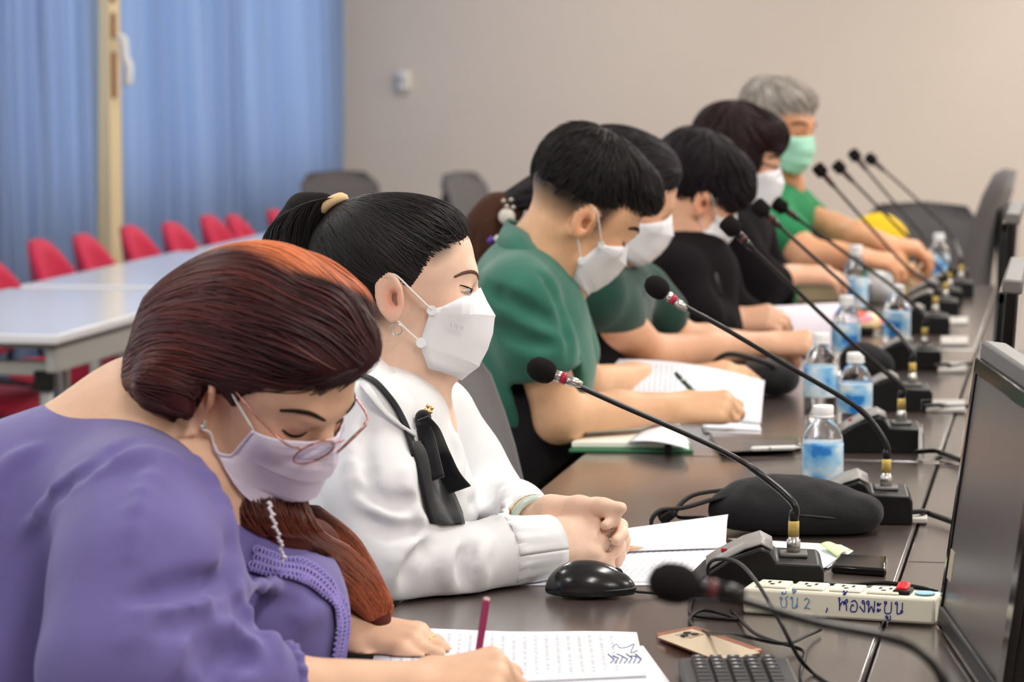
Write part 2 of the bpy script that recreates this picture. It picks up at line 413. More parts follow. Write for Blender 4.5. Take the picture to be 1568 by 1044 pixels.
# ================================================================ white folding tables and red chairs by the curtains
lamw = mat('white_laminate', srgb(226, 226, 232), .16, .5, coat=.2)
edgem = mat('dark_edge_band', srgb(70, 66, 60), .5)
steel = mat('grey_steel', srgb(168, 168, 166), .4, .5, .3)
panelm = mat('grey_panel', srgb(176, 172, 166), .6)
blackpl = mat('black_plastic', srgb(17, 16, 18), .42, .32)
redm = mat('red_fabric', srgb(206, 54, 84), .85, .2, var=.06, vscale=160, bump=.2, bscale=400, sheen=.15)
def folding_table(cx, y0, ln, label):
    t = thing('folding_table', label, 'table', (cx, y0 + ln / 2, 0), 0, 'white folding tables in a row by the curtains'); h = ln / 2
    MB().box((0, 0, .732), (.62, ln, .022)).build('tabletop', lamw, t, bevel=.004)
    MB().box((0, 0, .7155), (.615, ln - .004, .009)).build('edge_band', edgem, t)
    MB().box((.285, 0, .68), (.03, ln - .06, .06)).box((-.285, 0, .68), (.03, ln - .06, .06)).build('side_rail', steel, t, bevel=.004)
    MB().box((-.05, -h + .26, .60), (.016, .30, .16)).build('modesty_panel', panelm, t, bevel=.004)
    for sy in (-1, 1):
        y = sy * (h - .09)
        MB().box((0, y, .655), (.52, .035, .035)).build('cross_bar', steel, t, bevel=.005)
        for sx in (-.46, 1):
            MB().tube([(sx * .25, y, .0), (sx * .25, y, .66)], .016, 10).build('leg', steel, t, True)
            MB().box((sx * .25, y + .0, .625), (.05, .05, .05)).build('leg_bracket', blackpl, t, bevel=.006)
    return t
folding_table(-2.67, 6.61, 1.34, 'nearest white folding table, its corner leg showing behind the woman in purple')
folding_table(-2.68, 8.07, 1.52, 'middle white folding table of the row along the curtains')
folding_table(-2.66, 9.73, 1.6, 'farthest white folding table, mostly behind the ponytail woman')
def red_chair():
    t = thing('stacking_chair', '', 'chair', (0, 0, 0))
    # curved round-topped back, wraps around the sitter (faces +X)
    rows = []
    for i in range(11):
        a = (i / 10 - .5) * 2; al = a * .88; top = .82 - .17 * abs(a) ** 2.3; bot = .50 + .03 * abs(a)
        rows.append([(.30 - .255 * math.cos(al) - .30 - (z - .5) * .12, .255 * math.sin(al), z) for z in np.linspace(bot, top, 8)])
    MB().loft(rows).build('backrest', redm, t, True, solid=.035)
    sd = MB(); pts = [(.215 * math.cos(u) * (1 if math.cos(u) > 0 else .92), .22 * math.sin(u)) for u in np.linspace(0, 2 * PI, 24, False)]
    sd.loft([[(x * k, y * k, z) for x, y in pts + pts[:1]] for k, z in ((.02, .425), (.9, .425), (1, .44), (1, .465), (.93, .485), (.6, .492), (.02, .492))])
    sd.v = [(v[0] - .01, v[1], v[2]) for v in sd.v]; sd.build('seat', redm, t, True)
    for sx in (-1, 1):
        for sy in (-1, 1):
            MB().tube([(sx * .15, sy * .17, .43), (sx * .19, sy * .21, 0)], .011, 8).build('leg', blackpl, t, True)
    MB().box((0, -.17, .42), (.32, .02, .02)).box((0, .17, .42), (.32, .02, .02)).build('seat_frame', blackpl, t)
    for sy in (-1, 1): MB().tube(smooth_path([(-.14, sy * .12, .42), (-.24, sy * .12, .44), (-.235, sy * .12, .55), (-.235, sy * .12, .62)], 10), .01, 8).build('back_bracket', blackpl, t, True)
    return t
rc = red_chair(); first = True
spots = [(0, 395, 'red round-backed chair at the left picture edge, partly cut off'), (78, 366, 'red round-backed chair second from the left edge by the curtains'),
         (146, 358, 'red round-backed chair just left of the cream post'), (216, 345, 'red round-backed chair just right of the cream post'),
         (278, 340, 'narrow-looking red chair, second to the right of the cream post'), (336, 329, 'red chair at the left end of the farthest white table'),
         (375, 328, 'red chair behind the farthest white table, next to last'), (436, 320, 'red chair farthest from the camera, half hidden by the ponytail')]
for px, py, lb in spots:
    d = 3.27 / (math.sin(YAW) * math.cos(PITCH) - (px - 784) / FPX * _c); q = V(px, py, d); c = rc if first else copytree(rc); first = False
    c.location = (q[0] + .24, q[1] - .02, 0); c.rotation_euler = (0, 0, random.uniform(-.05, .05)); c.scale = (1, .74, q[2] / .82); tag(c, lb, 'chair', 'red stacking chairs by the curtains')
for i, (x, y) in enumerate(((-2.98, 7.62), (-2.2, 7.4))):
    if i == 0:
        c = copytree(rc); c.location = (x, y, 0); c.rotation_euler = (0, 0, .05); c.scale = (1, .8, 1)
        tag(c, 'red chair at the nearest white table, only its seat in view', 'chair', 'red stacking chairs by the curtains')

# ================================================================ office chairs
greyf = mat('grey_upholstery', srgb(92, 88, 90), .8, .25, var=.08, vscale=300, bump=.25, bscale=500, sheen=.2)
def office_chair():
    t = thing('office_chair', '', 'chair')
    rows = []
    for i, z in enumerate(np.linspace(.52, .965, 9)):
        u = i / 8; hw = .215 - .02 * abs(u - .5) - (.05 if i == 8 else 0); bow = .035 * math.sin(u * PI * .9); x = -.22 - .10 * u + bow; th = .055 if 0 < i < 8 else .03
        rows.append([(x + th * .5 * math.cos(a) * 1.0 + .03 * (abs(math.sin(a)) ** 3), hw * math.copysign(abs(math.sin(a)) ** .45, math.sin(a)), z) for a in np.linspace(0, 2 * PI, 25)])
    rows = [[tuple(np.mean(rows[0], 0))] * 25] + rows + [[tuple(np.mean(rows[-1], 0) + np.array([0, 0, .012]))] * 25]
    MB().loft(rows).build('backrest', greyf, t, True)
    MB().box((-.30, 0, .70), (.022, .30, .34)).build('back_shell', blackpl, t, bevel=.01)
    sq = [(.24 * math.copysign(abs(math.cos(a)) ** .5, math.cos(a)), .24 * math.copysign(abs(math.sin(a)) ** .5, math.sin(a))) for a in np.linspace(0, 2 * PI, 33)]
    MB().loft([[(x * k, y * k, z) for x, y in sq] for k, z in ((.02, .40), (.92, .40), (1, .425), (1, .455), (.92, .478), (.5, .482), (.02, .482))]).build('seat', greyf, t, True)
    MB().tube(smooth_path([(-.05, 0, .40), (-.24, 0, .40), (-.315, 0, .46), (-.315, 0, .62)], 14), .02, 8).build('back_bracket', blackpl, t, True)
    for sy in (-1, 1):
        a = MB().tube(smooth_path([(-.12, sy * .23, .41), (-.1, sy * .285, .45), (-.08, sy * .285, .60), (-.06, sy * .285, .645)], 14), .016, 8)
        a = a.build('armrest', blackpl, t, True); MB().box((-.02, sy * .285, .66), (.26, .055, .03)).build('arm_pad', blackpl, a, bevel=.012)
    MB().lathe([(.028, .11), (.028, .28), (.018, .28), (.018, .40)]).build('gas_column', blackpl, t, True)
    for k in range(5):
        a = k * 2 * PI / 5 + .3; u = np.array([math.cos(a), math.sin(a), 0])
        l = MB().tube([u * .02 + [0, 0, .115], u * .29 + [0, 0, .075]], [.026, .016], 8).build('base_leg', blackpl, t, True)
        MB().lathe([(.012, -.022), (.028, -.02), (.028, .02), (.012, .022)], u * .29 + [0, 0, .028], 12, (-u[1], u[0], 0)).build('castor', blackpl, l, True)
    return t
oc = office_chair(); CH = 'dark grey office chairs'
def chair(x, y, rz, label, o=None, wide=1):
    c = o or copytree(oc); c.scale = (1, wide, 1); c.location = (x, y, 0); c.rotation_euler = (0, 0, rz); return tag(c, label, 'chair', CH)
q = V(752, 551, 4.36)
chair(q[0] + .20, q[1] - .02, -.06, 'empty grey padded chair pushed up to the table beside the woman in white', oc)
def chair_back(px, py, d, rz, label):
    q = V(px, py, d); c = chair(q[0] + .31 * math.cos(rz), q[1] + .31 * math.sin(rz), rz, label); c.scale = (1, 1, q[2] / .977); return c
chair_back(1418, 308, 9.9, -1.85, 'grey padded chair at the far end of the conference table')
chair_back(510, 260, 13.3, -.75, 'dark grey chair in the back corner above the ponytail')
chair_back(697, 262, 13.3, -.25, 'dark grey chair by the back wall, right of the ponytail woman')
chair_back(1546, 257, 9.0, 3.06, 'black-framed chair at the right picture edge behind the monitors')

# ================================================================ conference table
wood = mat('dark_wood', srgb(78, 66, 62), .30, .8, var=.10, vscale=10, stretch=(9, 1.1, 1), bump=.02, bscale=60, coat=1.0, crough=.2)
woodp = mat('dark_wood_panel', srgb(70, 56, 48), .4, .4, var=.12, vscale=10, stretch=(1, 9, 1))
EX, IX, RX = -.785, -.205, .14        # people's edge, joint of the cable strip, far edge
seams = [1.2, 2.86, 4.74, 6.6, 8.5]
tlab = ['dark brown conference desk nearest the camera, under the keyboard', 'dark brown conference desk under the mouse and power strip',
        "dark brown conference desk under the man's green notebook", 'dark brown conference desk at the far end, under the yellow bag']
for i in range(4):
    a, b = seams[i] + .003, seams[i + 1] - .003; m_ = (a + b) / 2; ln = b - a
    t = thing('conference_desk', tlab[i], 'table', (0, m_, 0), 0, 'dark wood conference desks end to end')
    MB().box(((EX + IX) / 2, 0, TZ - .0175), (IX - EX - .003, ln, .035)).build('tabletop', wood, t, bevel=.004)
    for k in (-1, 1):
        MB().box(((IX + RX) / 2, k * ln / 4, TZ - .0185), (RX - IX - .003, ln / 2 - .003, .033)).build('cable_flap', wood, t, bevel=.003)
    MB().box((-.26, 0, .38), (.02, ln - .05, .66)).build('modesty_panel', woodp, t)
    for k in (-1, 1): MB().box((-.14, k * (ln / 2 - .03), .358), (.50, .03, .714)).build('side_panel', woodp, t, bevel=.003)
    MB().box((RX - .012, 0, .36), (.02, ln - .09, .71)).build('front_panel', woodp, t)

# ---------------------------------------------------------------- monitors let into the cable strip
scr = mat('screen_glass', srgb(100, 95, 95), .30, .6)
bez = mat('glossy_black', srgb(16, 15, 17), .12, .6)
mgrey = mat('monitor_grey', srgb(106, 103, 102), .5)
def monitor(x, y, yaw, lean, wd, ht, label, sticker=False):
    """far lower corner at (x, y); the screen faces the people (-X)"""
    t = thing('monitor', label, 'monitor', (x, y, TZ), yaw, 'monitors standing along the table')
    ax = np.array([[0, -1.0, 0], [math.sin(lean), 0, math.cos(lean)]]); nn = np.cross(ax[0], ax[1]); nn = nn if nn[0] < 0 else -nn
    A = np.array([ax[0], ax[1], nn]); c = lambda u, v, w: ax[0] * u + ax[1] * v + nn * w
    MB().box(c(wd / 2, ht / 2 + .0, -.013), (wd, ht - .012, .022), ax=A).build('back_cover', bez, t, bevel=.004)
    MB().box(c(wd / 2, ht - .004, -.014), (wd + .004, .022, .030), ax=A).build('top_cap', mgrey, t, bevel=.004)
    b = MB()
    b.box(c(.007, ht / 2, .001), (.014, ht - .03, .010), ax=A).box(c(wd - .0175, ht / 2, .001), (.035, ht - .03, .010), ax=A)
    b.box(c(wd / 2, .012, .001), (wd, .024, .010), ax=A).box(c(wd / 2, ht - .022, .001), (wd, .018, .010), ax=A).build('bezel', bez, t, bevel=.002)
    MB().box(c(wd / 2 - .01, ht / 2, 0), (wd - .05, ht - .05, .006), ax=A).build('screen', scr, t)
    MB().box(c(wd / 2, .0165, -.016), (wd * .9, .02, .05), ax=A).build('stand_foot', blackpl, t, bevel=.004)
    if sticker: MB().box(c(.03, .075, .0035), (.028, .034, .0012), ax=A).build('sticker', mat('pale_sticker', srgb(196, 186, 166), .6), t)
    return t
q = T(1441, 957)
monitor(q[0], q[1], .175, .13, .47, .325, 'nearest monitor, large and grey at the right picture edge', True)
monitor(-.118, 4.92, 0.0, .06, .50, .315, 'second monitor from the camera, seen edge-on behind the nearest one')
monitor(-.150, 6.42, 0.0, .06, .50, .335, 'third monitor from the camera, seen edge-on before the far chair')

# ================================================================ gooseneck microphones
foam = mat('foam_black', srgb(28, 25, 26), .95, .15, bump=.6, bscale=900)
goose = mat('gooseneck_black', srgb(34, 33, 34), .28, .5, .35)
silver = mat('silver_metal', srgb(196, 194, 190), .28, .5, .9)
micgrey = mat('mic_panel_grey', srgb(150, 148, 146), .4)
redplas = mat('red_plastic', srgb(176, 30, 60), .35)
dimred = mat('dull_red_plastic', srgb(92, 36, 44), .4)
yelb = mat('brass_yellow', srgb(214, 186, 104), .35, .5, .3)
def microphone(path, dtip, label, base_rz=0.0, dbase=None, fr=.0155, cyl=False, lift=0):
    """path: pixels from tip to plug; the plug stands on the base, the tip hangs at distance dtip"""
    q = T(*path[-1], z=TZ + .052) if dbase is None else V(*path[-1], dbase)
    t = thing('gooseneck_microphone', label, 'microphone', (q[0], q[1], TZ + lift), PI + base_rz, 'gooseneck microphones along the table')
    Q = np.array([q[0], q[1], TZ + lift]); ca, sa = math.cos(PI + base_rz), math.sin(PI + base_rz)
    loc = lambda p: np.array([(p[0] - Q[0]) * ca + (p[1] - Q[1]) * sa, -(p[0] - Q[0]) * sa + (p[1] - Q[1]) * ca, p[2] - Q[2]])
    prof = [(-.035, .0), (-.035, .034), (-.030, .041), (.022, .043), (.030, .056), (.040, .061), (.075, .048), (.108, .026), (.128, .006), (.128, 0)]
    MB().extrude([(x, -.058, z) for x, z in prof], (0, 1, 0), .116).build('base', blackpl, t, bevel=.005)
    st = [(.026, .055), (.040, .0625), (.060, .0560), (.090, .040), (.105, .030)]
    MB().loft([[(x, -.046, z + .0015), (x, .046, z + .0015)] for x, z in st]).build('top_panel', micgrey, t, True, solid=.003)
    MB().lathe([(.004, .0), (.004, .004)], (.084, 0, .046), 10).build('talk_button', redplas, t)
    MB().box((0, 0, .0445), (.034, .034, .005)).build('socket_plate', mgrey, t, bevel=.002)
    pl = MB().lathe([(.0085, .047), (.0085, .062), (.0066, .063), (.0066, .068)], n=14).build('plug', silver, t, True)
    MB().lathe([(.0068, .066), (.0068, .084), (.005, .086)], n=14).build('plug_sleeve', yelb, t, True)
    pts = [loc(V(px, py, dtip + (depth(q) - dtip) * (i / (len(path) - 1)) ** 1.3)) for i, (px, py) in enumerate(path[:-1])]
    pts = [q_ for q_ in pts if q_[2] > .118]
    pts += [np.array([0, 0, .105]), np.array([0, 0, .082])]
    P = smooth_path(pts, 48); n = len(P)
    tip, dr = P[0], unit(P[4] - P[0])
    k = int(np.argmax(np.cumsum(np.r_[0, np.linalg.norm(np.diff(P, axis=0), axis=1)]) > .045))
    MB().tube(P[k:], np.where(np.arange(n - k) < (n - k) * .55, .0036, .0046), 10).build('gooseneck', goose, t, True)
    MB().lathe([(.0060, .0), (.0060, .012), (.0048, .016)], np.array([0, 0, .082]), 12).build('strain_relief', goose, t, True)
    s_ = .030 if not cyl else .026
    f = [(.002, -.004), (.6 * fr, -.001), (.92 * fr, .006), (fr, .013), (.98 * fr, .021), (.80 * fr, .028), (.5 * fr, .032)]
    if cyl: f = [(.002, -.003), (.7 * fr, -.002), (fr, .002), (fr, .024), (.8 * fr, .028), (.5 * fr, .03)]
    MB().lathe(f, tip, 18, dr).build('windscreen', foam, t, True)
    MB().lathe([(.0066, 0), (.0072, .008), (.0072, .012)], tip + dr * .029, 12, dr).build('collar', silver if 3 < depth(q) < 4.6 else goose, t, True)
    MB().lathe([(.0074, 0), (.0074, .007)], tip + dr * .040, 12, dr).build('light_ring', redplas if 3 < depth(q) < 4.7 else dimred, t, True)
    MB().lathe([(.0066, 0), (.0062, .012), (.0040, .022)], tip + dr * .046, 12, dr).build('capsule_shaft', silver if 3 < depth(q) < 4.6 else goose, t, True)
    return t
microphone([(1000, 888), (1060, 898), (1140, 921), (1250, 954), (1340, 972), (1395, 990), (1432, 1022), (1456, 1075), (1470, 1180), (1476, 1330)], 2.14,
           'nearest microphone, out of focus, crossing in front of the white power strip', .2, 2.16)
microphone([(812, 560), (850, 575), (950, 620), (1060, 668), (1130, 703), (1172, 732), (1200, 765), (1214, 800), (1215, 846)], 3.60,
           'microphone whose base stands on the papers of the woman in white', .12, lift=.0062)
microphone([(993, 430), (1040, 464), (1110, 503), (1215, 565), (1295, 612), (1330, 640), (1350, 676), (1357, 706), (1357, 738)], 4.15,
           'microphone standing behind the black bag, pointing at the empty chair', .1)
microphone([(1110, 337), (1150, 378), (1220, 445), (1295, 516), (1345, 560), (1370, 590), (1379, 612), (1380, 640)], 4.9,
           "microphone pointing at the man in green, beside two water bottles", .1, cyl=True)
microphone([(1157, 311), (1200, 352), (1270, 415), (1330, 468), (1370, 505), (1390, 535), (1396, 555), (1397, 582)], 5.6,
           'microphone left of the pair aimed at the bob-haired woman, tip over a white mask', .1, cyl=True)
microphone([(1186, 309), (1240, 348), (1310, 398), (1365, 437), (1395, 464), (1410, 485), (1416, 500), (1416, 525)], 6.2,
           'microphone right of the pair aimed at the bob-haired woman, tip over green sleeve', .05, cyl=True)
microphone([(1250, 254), (1290, 300), (1340, 356), (1385, 405), (1415, 436), (1428, 452), (1432, 475)], 7.0,
           'lowest tip of the four far microphones before the bare wall', .05, cyl=True)
microphone([(1279, 250), (1320, 292), (1375, 348), (1420, 392), (1438, 412), (1445, 428), (1447, 452)], 7.5,
           'second from the left of the four far microphones before the bare wall', .05, cyl=True)
microphone([(1304, 232), (1340, 276), (1390, 334), (1428, 378), (1445, 402), (1452, 418), (1453, 436)], 8.0,
           'highest tip of the four far microphones before the bare wall', .05, cyl=True)
microphone([(1328, 239), (1370, 275), (1415, 316), (1448, 348), (1464, 375), (1470, 402), (1471, 424)], 8.3,
           'rightmost tip of the four far microphones before the bare wall', .05, cyl=True)

# ================================================================ bottles
pet = mat('water_bottle_plastic', (.96, .98, 1), .04, .5, trans=1, ior=1.28)
capw = mat('bottle_cap_white', srgb(240, 240, 240), .4)
lm = mat('bottle_label', srgb(150, 200, 238), .35, .4); nt = lm.node_tree; L = nt.links.new
tc = nt.nodes.new('ShaderNodeTexCoord'); n_ = nt.nodes.new('ShaderNodeTexNoise'); n_.inputs['Scale'].default_value = 26; n_.inputs['Detail'].default_value = 1.5
L(tc.outputs['Object'], n_.inputs[0]); cr = nt.nodes.new('ShaderNodeValToRGB'); e = cr.color_ramp.elements
e[0].position = .38; e[0].color = (*srgb(225, 240, 250), 1); e[1].position = .62; e[1].color = (*srgb(45, 130, 214), 1)
el = cr.color_ramp.elements.new(.47); el.color = (*srgb(168, 212, 242), 1); el = cr.color_ramp.elements.new(.57); el.color = (*srgb(120, 186, 236), 1)
L(n_.outputs[0], cr.inputs[0]); L(cr.outputs[0], nt.nodes['Principled BSDF'].inputs['Base Color'])
def bottle():
    t = thing('water_bottle', '', 'bottle')
    MB().lathe([(.020, 0), (.0285, .002), (.0295, .008), (.0295, .045), (.0295, .108), (.0285, .118), (.025, .130), (.018, .142), (.0125, .150), (.0118, .156), (.0118, .160)], n=32).build('body', pet, t, True)
    MB().lathe([(.0299, .045), (.0301, .046), (.0301, .106), (.0299, .107)], n=32).build('label', lm, t, True)
    MB().lathe([(.0150, .153), (.0158, .1535), (.0158, .156), (.0150, .1565), (.0152, .158), (.0152, .172), (.0140, .1745), (.004, .175)], n=24).build('cap', capw, t, True)
    return t
bt = bottle(); first = True
for px, ytop, d, lb in ((1261, 620, 4.30, 'water bottle with blue label nearest the camera, behind the black bag'),
                        (1310, 553, 5.10, 'water bottle with blue label standing right of another one, by a microphone base'),
                        (1257, 509, 5.30, 'water bottle with blue label between the dark bag and a round black pouch'),
                        (1296, 452, 6.1, 'small water bottle with blue label in front of the pile of white paper'),
                        (1374, 436, 6.45, 'water bottle with blue label right of the colourful snack packet'),
                        (1311, 366, 7.05, 'water bottle in front of the reaching forearm, left of the yellow bag'),
                        (1438, 357, 8.28, 'farthest water bottle with blue label, in front of the far grey chair')):
    z = 1.4 + (87 - ytop) * d / FPX; q = V(px, ytop, d); c = bt if first else copytree(bt); first = False
    c.location = (q[0], q[1], TZ); c.rotation_euler = (0, 0, random.uniform(0, 6)); c.scale = (1, 1, max(.8, min(1.15, (q[2] - TZ) / .175)))
    tag(c, lb, 'bottle', 'water bottles along the table')

# ================================================================ things on the table, near end
WP = srgb(240, 241, 248)
paper = mat('white_paper', WP, .8, .15); ink = srgb(96, 98, 120)
printA = print_mat('printed_paper', WP, ink, 1, 26, 24)
printB = print_mat('printed_paper_wide', WP, ink, 0, 30, 26)
printC = print_mat('printed_paper_columns', WP, srgb(140, 150, 175), 1, 18, 30, .4)
def sheet(name, corners, m, parent, z=0.0, th=.0012, n=10, lift=None):
    """corners (far left, far right, near right, near left) as room points -> a sheet, optionally lifted by lift(u, v)"""
    a, b, c, d = [np.asarray(q, float) - np.array(parent.location) for q in corners]; rows = []
    for i in range(n + 1):
        v = i / n; r = []
        for j in range(n + 1):
            u = j / n; p = (a * (1 - u) + b * u) * (1 - v) + (d * (1 - u) + c * u) * v
            r.append(p + np.array([0, 0, z + (lift(u, v) if lift else 0)]))
        rows.append(r)
    return MB().loft(rows).build(name, m, parent, True, solid=th)
# report of the woman in purple
q = T(780, 1010)
t = thing('report', 'stapled printed report under the hands of the woman in purple', 'papers', (q[0], q[1], TZ))
C4 = [T(583, 968), T(975, 974), T(990, 1040), T(560, 1060)]
sheet('page', [T(590, 985), T(985, 990), T(1030, 1052), T(560, 1075)], paper, t, .0008, .0008)
sheet('page', C4, paper, t, .0018, .0008)
pg = sheet('page', C4, printA, t, .0030, .0008, lift=lambda u, v: .001 + .001 * math.sin(u * 9) * (1 - v) ** 2)
lg = MB(); bl = mat('blue_ink', srgb(84, 104, 160), .7)
pw = lambda px, py: T(px, py, TZ + .0050) - np.array([q[0], q[1], TZ])
for k in range(7):
    x = 931 + k * 7; lg.tube([pw(x, 1001 + (k % 2) * 3), pw(x + 9, 1009 - (k % 3) * 2), pw(x + 4, 1015)], .0007, 5)
lg.tube(smooth_path([pw(938, 990), pw(944, 986), pw(950, 992), pw(962, 990), pw(971, 986), pw(966, 999), pw(976, 996)], 20), .0005, 5)
lg.build('inked_emblem', bl, pg)
# papers of the woman in white
q = T(980, 870)
t = thing('report', 'open printed report under the clasped hands, pages curling up', 'papers', (q[0], q[1], TZ))
sheet('page', [T(905, 842), T(1118, 836), T(1098, 897), T(795, 897)], paper, t, .0008, .0008)
sheet('page', [T(905, 840), T(1113, 834), T(1090, 893), T(803, 893)], printA, t, .0019, .0008, lift=lambda u, v: .001 * (1 - v))
sheet('page', [V(950, 811, 3.93), V(1115, 788, 3.98), T(1111, 838, TZ + .006), T(925, 845, TZ + .006)], printB, t, .0, lift=lambda u, v: .010 * math.sin(v * PI))
q = T(1210, 850)
t = thing('papers', 'white sheets with a green sticky note under a microphone base', 'papers', (q[0], q[1], TZ))
sheet('sheet', [T(1120, 828), T(1290, 838), T(1306, 846), T(1268, 872)], paper, t, .002)
sheet('sheet', [T(1115, 829), T(1288, 839), T(1300, 848), T(1262, 874)], paper, t, .004)
sheet('sticky_note', [T(1256, 834, TZ + .012), T(1280, 836, TZ + .006), T(1307, 845, TZ + .008), T(1282, 853, TZ + .006)], mat('green_sticky_note', srgb(214, 236, 180), .7), t, .001, .0008, 6, lift=lambda u, v: .004 * math.sin(u * 3))
tag_p = thing('pencil', 'sharpened light wood pencil lying by the clasped hands', 'pencil', tuple(T(955, 840)))
p0 = T(930, 841, TZ + .012); p1 = T(985, 838, TZ + .010); o0 = np.array(tag_p.location); dr = unit(p1 - p0)
pm = mat('pencil_wood', srgb(214, 176, 140), .6)
MB().tube([p0 - o0 - dr * .09, p1 - o0 - dr * .018], .0036, 6).build('shaft', mat('pencil_paint', srgb(226, 158, 120), .4), tag_p)
MB().tube([p1 - o0 - dr * .018, p1 - o0], [.0036, .0006], 8).build('sharpened_tip', pm, tag_p)

# mouse
q = T(906, 912); t = thing('computer_mouse', 'black glossy computer mouse on the dark table', 'mouse', (q[0], q[1], TZ), .12)
s = SDF(); s.ell((0, 0, .004), (.055, .031, .035)); s.ell((-.012, 0, .012), (.036, .028, .0275), k=.02); s.half((0, 0, .003), (0, 0, -1))
s2 = SDF(); s2.ell((0, 0, .012), (.056, .0325, .012)); s2.half((0, 0, .0), (0, 0, -1)); s2.half((0, 0, .013), (0, 0, 1))
msm = mat('mouse_black', srgb(30, 30, 33), .2, .55); mss = mat('mouse_side', srgb(20, 20, 21), .5)
def local_mesh(s, name, res, m, t, **k):
    o = s.mesh(name, res, m, None, **k); o.parent = t; return o
local_mesh(s, 'shell', .002, msm, t); local_mesh(s2, 'side_band', .002, mss, t)
MB().lathe([(.004, -.003), (.0085, -.0025), (.0085, .0025), (.004, .003)], (.030, 0, .0265), 14, (0, 1, 0)).build('scroll_wheel', blackpl, t, True)
MB().tube(smooth_path([(.05, 0, .006), (.075, .002, .004), (.09, .012, .003), (.10, .02, .003)], 16), .0018, 6).build('cable', blackpl, t, True)

# power strip with handwriting
a, b = T(1137, 940), T(1431, 958); u = unit(b - a); ln = np.linalg.norm(b - a); rz = math.atan2(u[1], u[0])
t = thing('power_strip', 'white power strip with blue handwriting and a red switch', 'power strip', tuple(a), rz)
ivory = mat('ivory_plastic', srgb(236, 232, 214), .45)
H_ = .032
MB().box((ln / 2, .024, H_ / 2), (ln, .048, H_ - .001)).build('housing', ivory, t, bevel=.004)
for k in range(4):
    so = MB().box((.032 + k * .044, .024, H_ + .0012), (.038, .038, .0036)).build('socket', ivory, t, bevel=.002)
    h = MB()
    for dx, dy, sx, sy in ((-.006, .004, .003, .009), (.006, .004, .003, .009), (0, -.009, .005, .005)): h.box((.032 + k * .044 + dx, .024 + dy, H_ + .0032), (sx, sy, .0008))
    h.build('slot', blackpl, so)
MB().box((.185, .024, H_ + .002), (.020, .030, .006)).build('switch_frame', blackpl, t, bevel=.002)
MB().box((.185, .024, H_ + .0065), (.014, .022, .007), ax=np.array([[1, 0, 0], [0, .97, .2], [0, -.2, .97]])).build('switch', mat('red_switch', srgb(214, 30, 44), .25), t, bevel=.002)
MB().lathe([(.001, 0), (.012, 0), (.012, .0012)], (.211, .022, H_ + .001), 16).build('rating_sticker', mat('blue_sticker', srgb(150, 200, 226), .4), t)
# writing: a word in blue marker, a faded one left of it; strokes on the front face (x along, z up), unit = letter height
G = {'ho': [[(.02, .78), (.10, .86), (.14, .72), (.08, .66), (.12, .5), (.12, 0), (.14, .3), (.34, .62), (.44, .4), (.46, .62), (.62, .78), (.66, .60), (.50, .55), (.58, .4), (.60, 0)]],
     'tho': [[(-.05, 1.22), (.04, 1.34), (.10, 1.22), (.0, 1.12), (.1, 1.1), (.28, 1.36)]],
     'o': [[(.34, .36), (.20, .44), (.12, .24), (.12, 0), (.42, -.02), (.54, .2), (.54, .52), (.36, .74), (.14, .62)]],
     'ngo': [[(.30, .52), (.18, .62), (.22, .76), (.34, .66), (.36, .3), (.34, 0), (.10, .24), (.02, .36)]],
     'pho': [[(.14, .50), (.02, .58), (.06, .74), (.18, .66), (.14, .2), (.16, 0), (.34, .40), (.50, 0), (.54, .40), (.56, .78)]],
     'a': [[(.02, .52), (.10, .66), (.16, .52), (.06, .48), (.22, .56), (.28, .66)], [(.02, .12), (.10, .26), (.16, .12), (.06, .08), (.22, .16), (.28, .26)]],
     'yo': [[(.18, .60), (.04, .66), (.08, .78), (.20, .72), (.06, .42), (.10, .02), (.40, 0), (.50, .2), (.52, .78)]],
     'uu': [[(.24, -.18), (.14, -.22), (.20, -.36), (.30, -.24), (.28, -.44), (.44, -.42), (.46, -.14)]],
     'no': [[(.18, .60), (.04, .66), (.08, .78), (.18, .70), (.16, .04), (.30, .02), (.54, .14), (.44, .24), (.42, .1), (.50, .3), (.52, .78)]],
     'cho': [[(.12, .56), (.02, .62), (.08, .74), (.18, .64), (.08, .38), (.16, .04), (.44, .02), (.50, .5), (.40, .66), (.58, .82)]],
     'han': [[(.02, 1.0), (.10, 1.1), (.16, 1.0), (.06, .94), (.3, 1.04), (.36, 1.18)]],
     'two': [[(.04, .62), (.2, .78), (.36, .62), (.26, .34), (.04, .04), (.2, .1), (.44, .02)]],
     'comma': [[(.08, .12), (.13, .02), (.04, -.18)]]}
blueink = mat('blue_marker', srgb(30, 44, 150), .5); fadeink = mat('faded_marker', srgb(128, 168, 204), .6)
def write(word, x, z, h, m, rad, name):
    w_ = MB()
    for g, dx in word:
        for st in G[g]: w_.tube(smooth_path([(x + dx * h + a_ * h, -.0006, z + b_ * h) for a_, b_ in st], 5 * len(st)), rad, 5)
    w_.build(name, m, t)
xs = ln * (1268 - 1137) / 300
write([('comma', 0), ('ho', .85), ('tho', 1.22), ('o', 1.62), ('ngo', 2.32), ('pho', 2.80), ('a', 3.50), ('yo', 3.98), ('uu', 3.98), ('no', 4.72)], xs, .0115, .0172, blueink, .00075, 'handwriting')
write([('cho', 0), ('han', .1), ('no', .75), ('tho', .95), ('two', 1.75)], ln * (1196 - 1137) / 300, .011, .0165, fadeink, .0008, 'faded_handwriting')

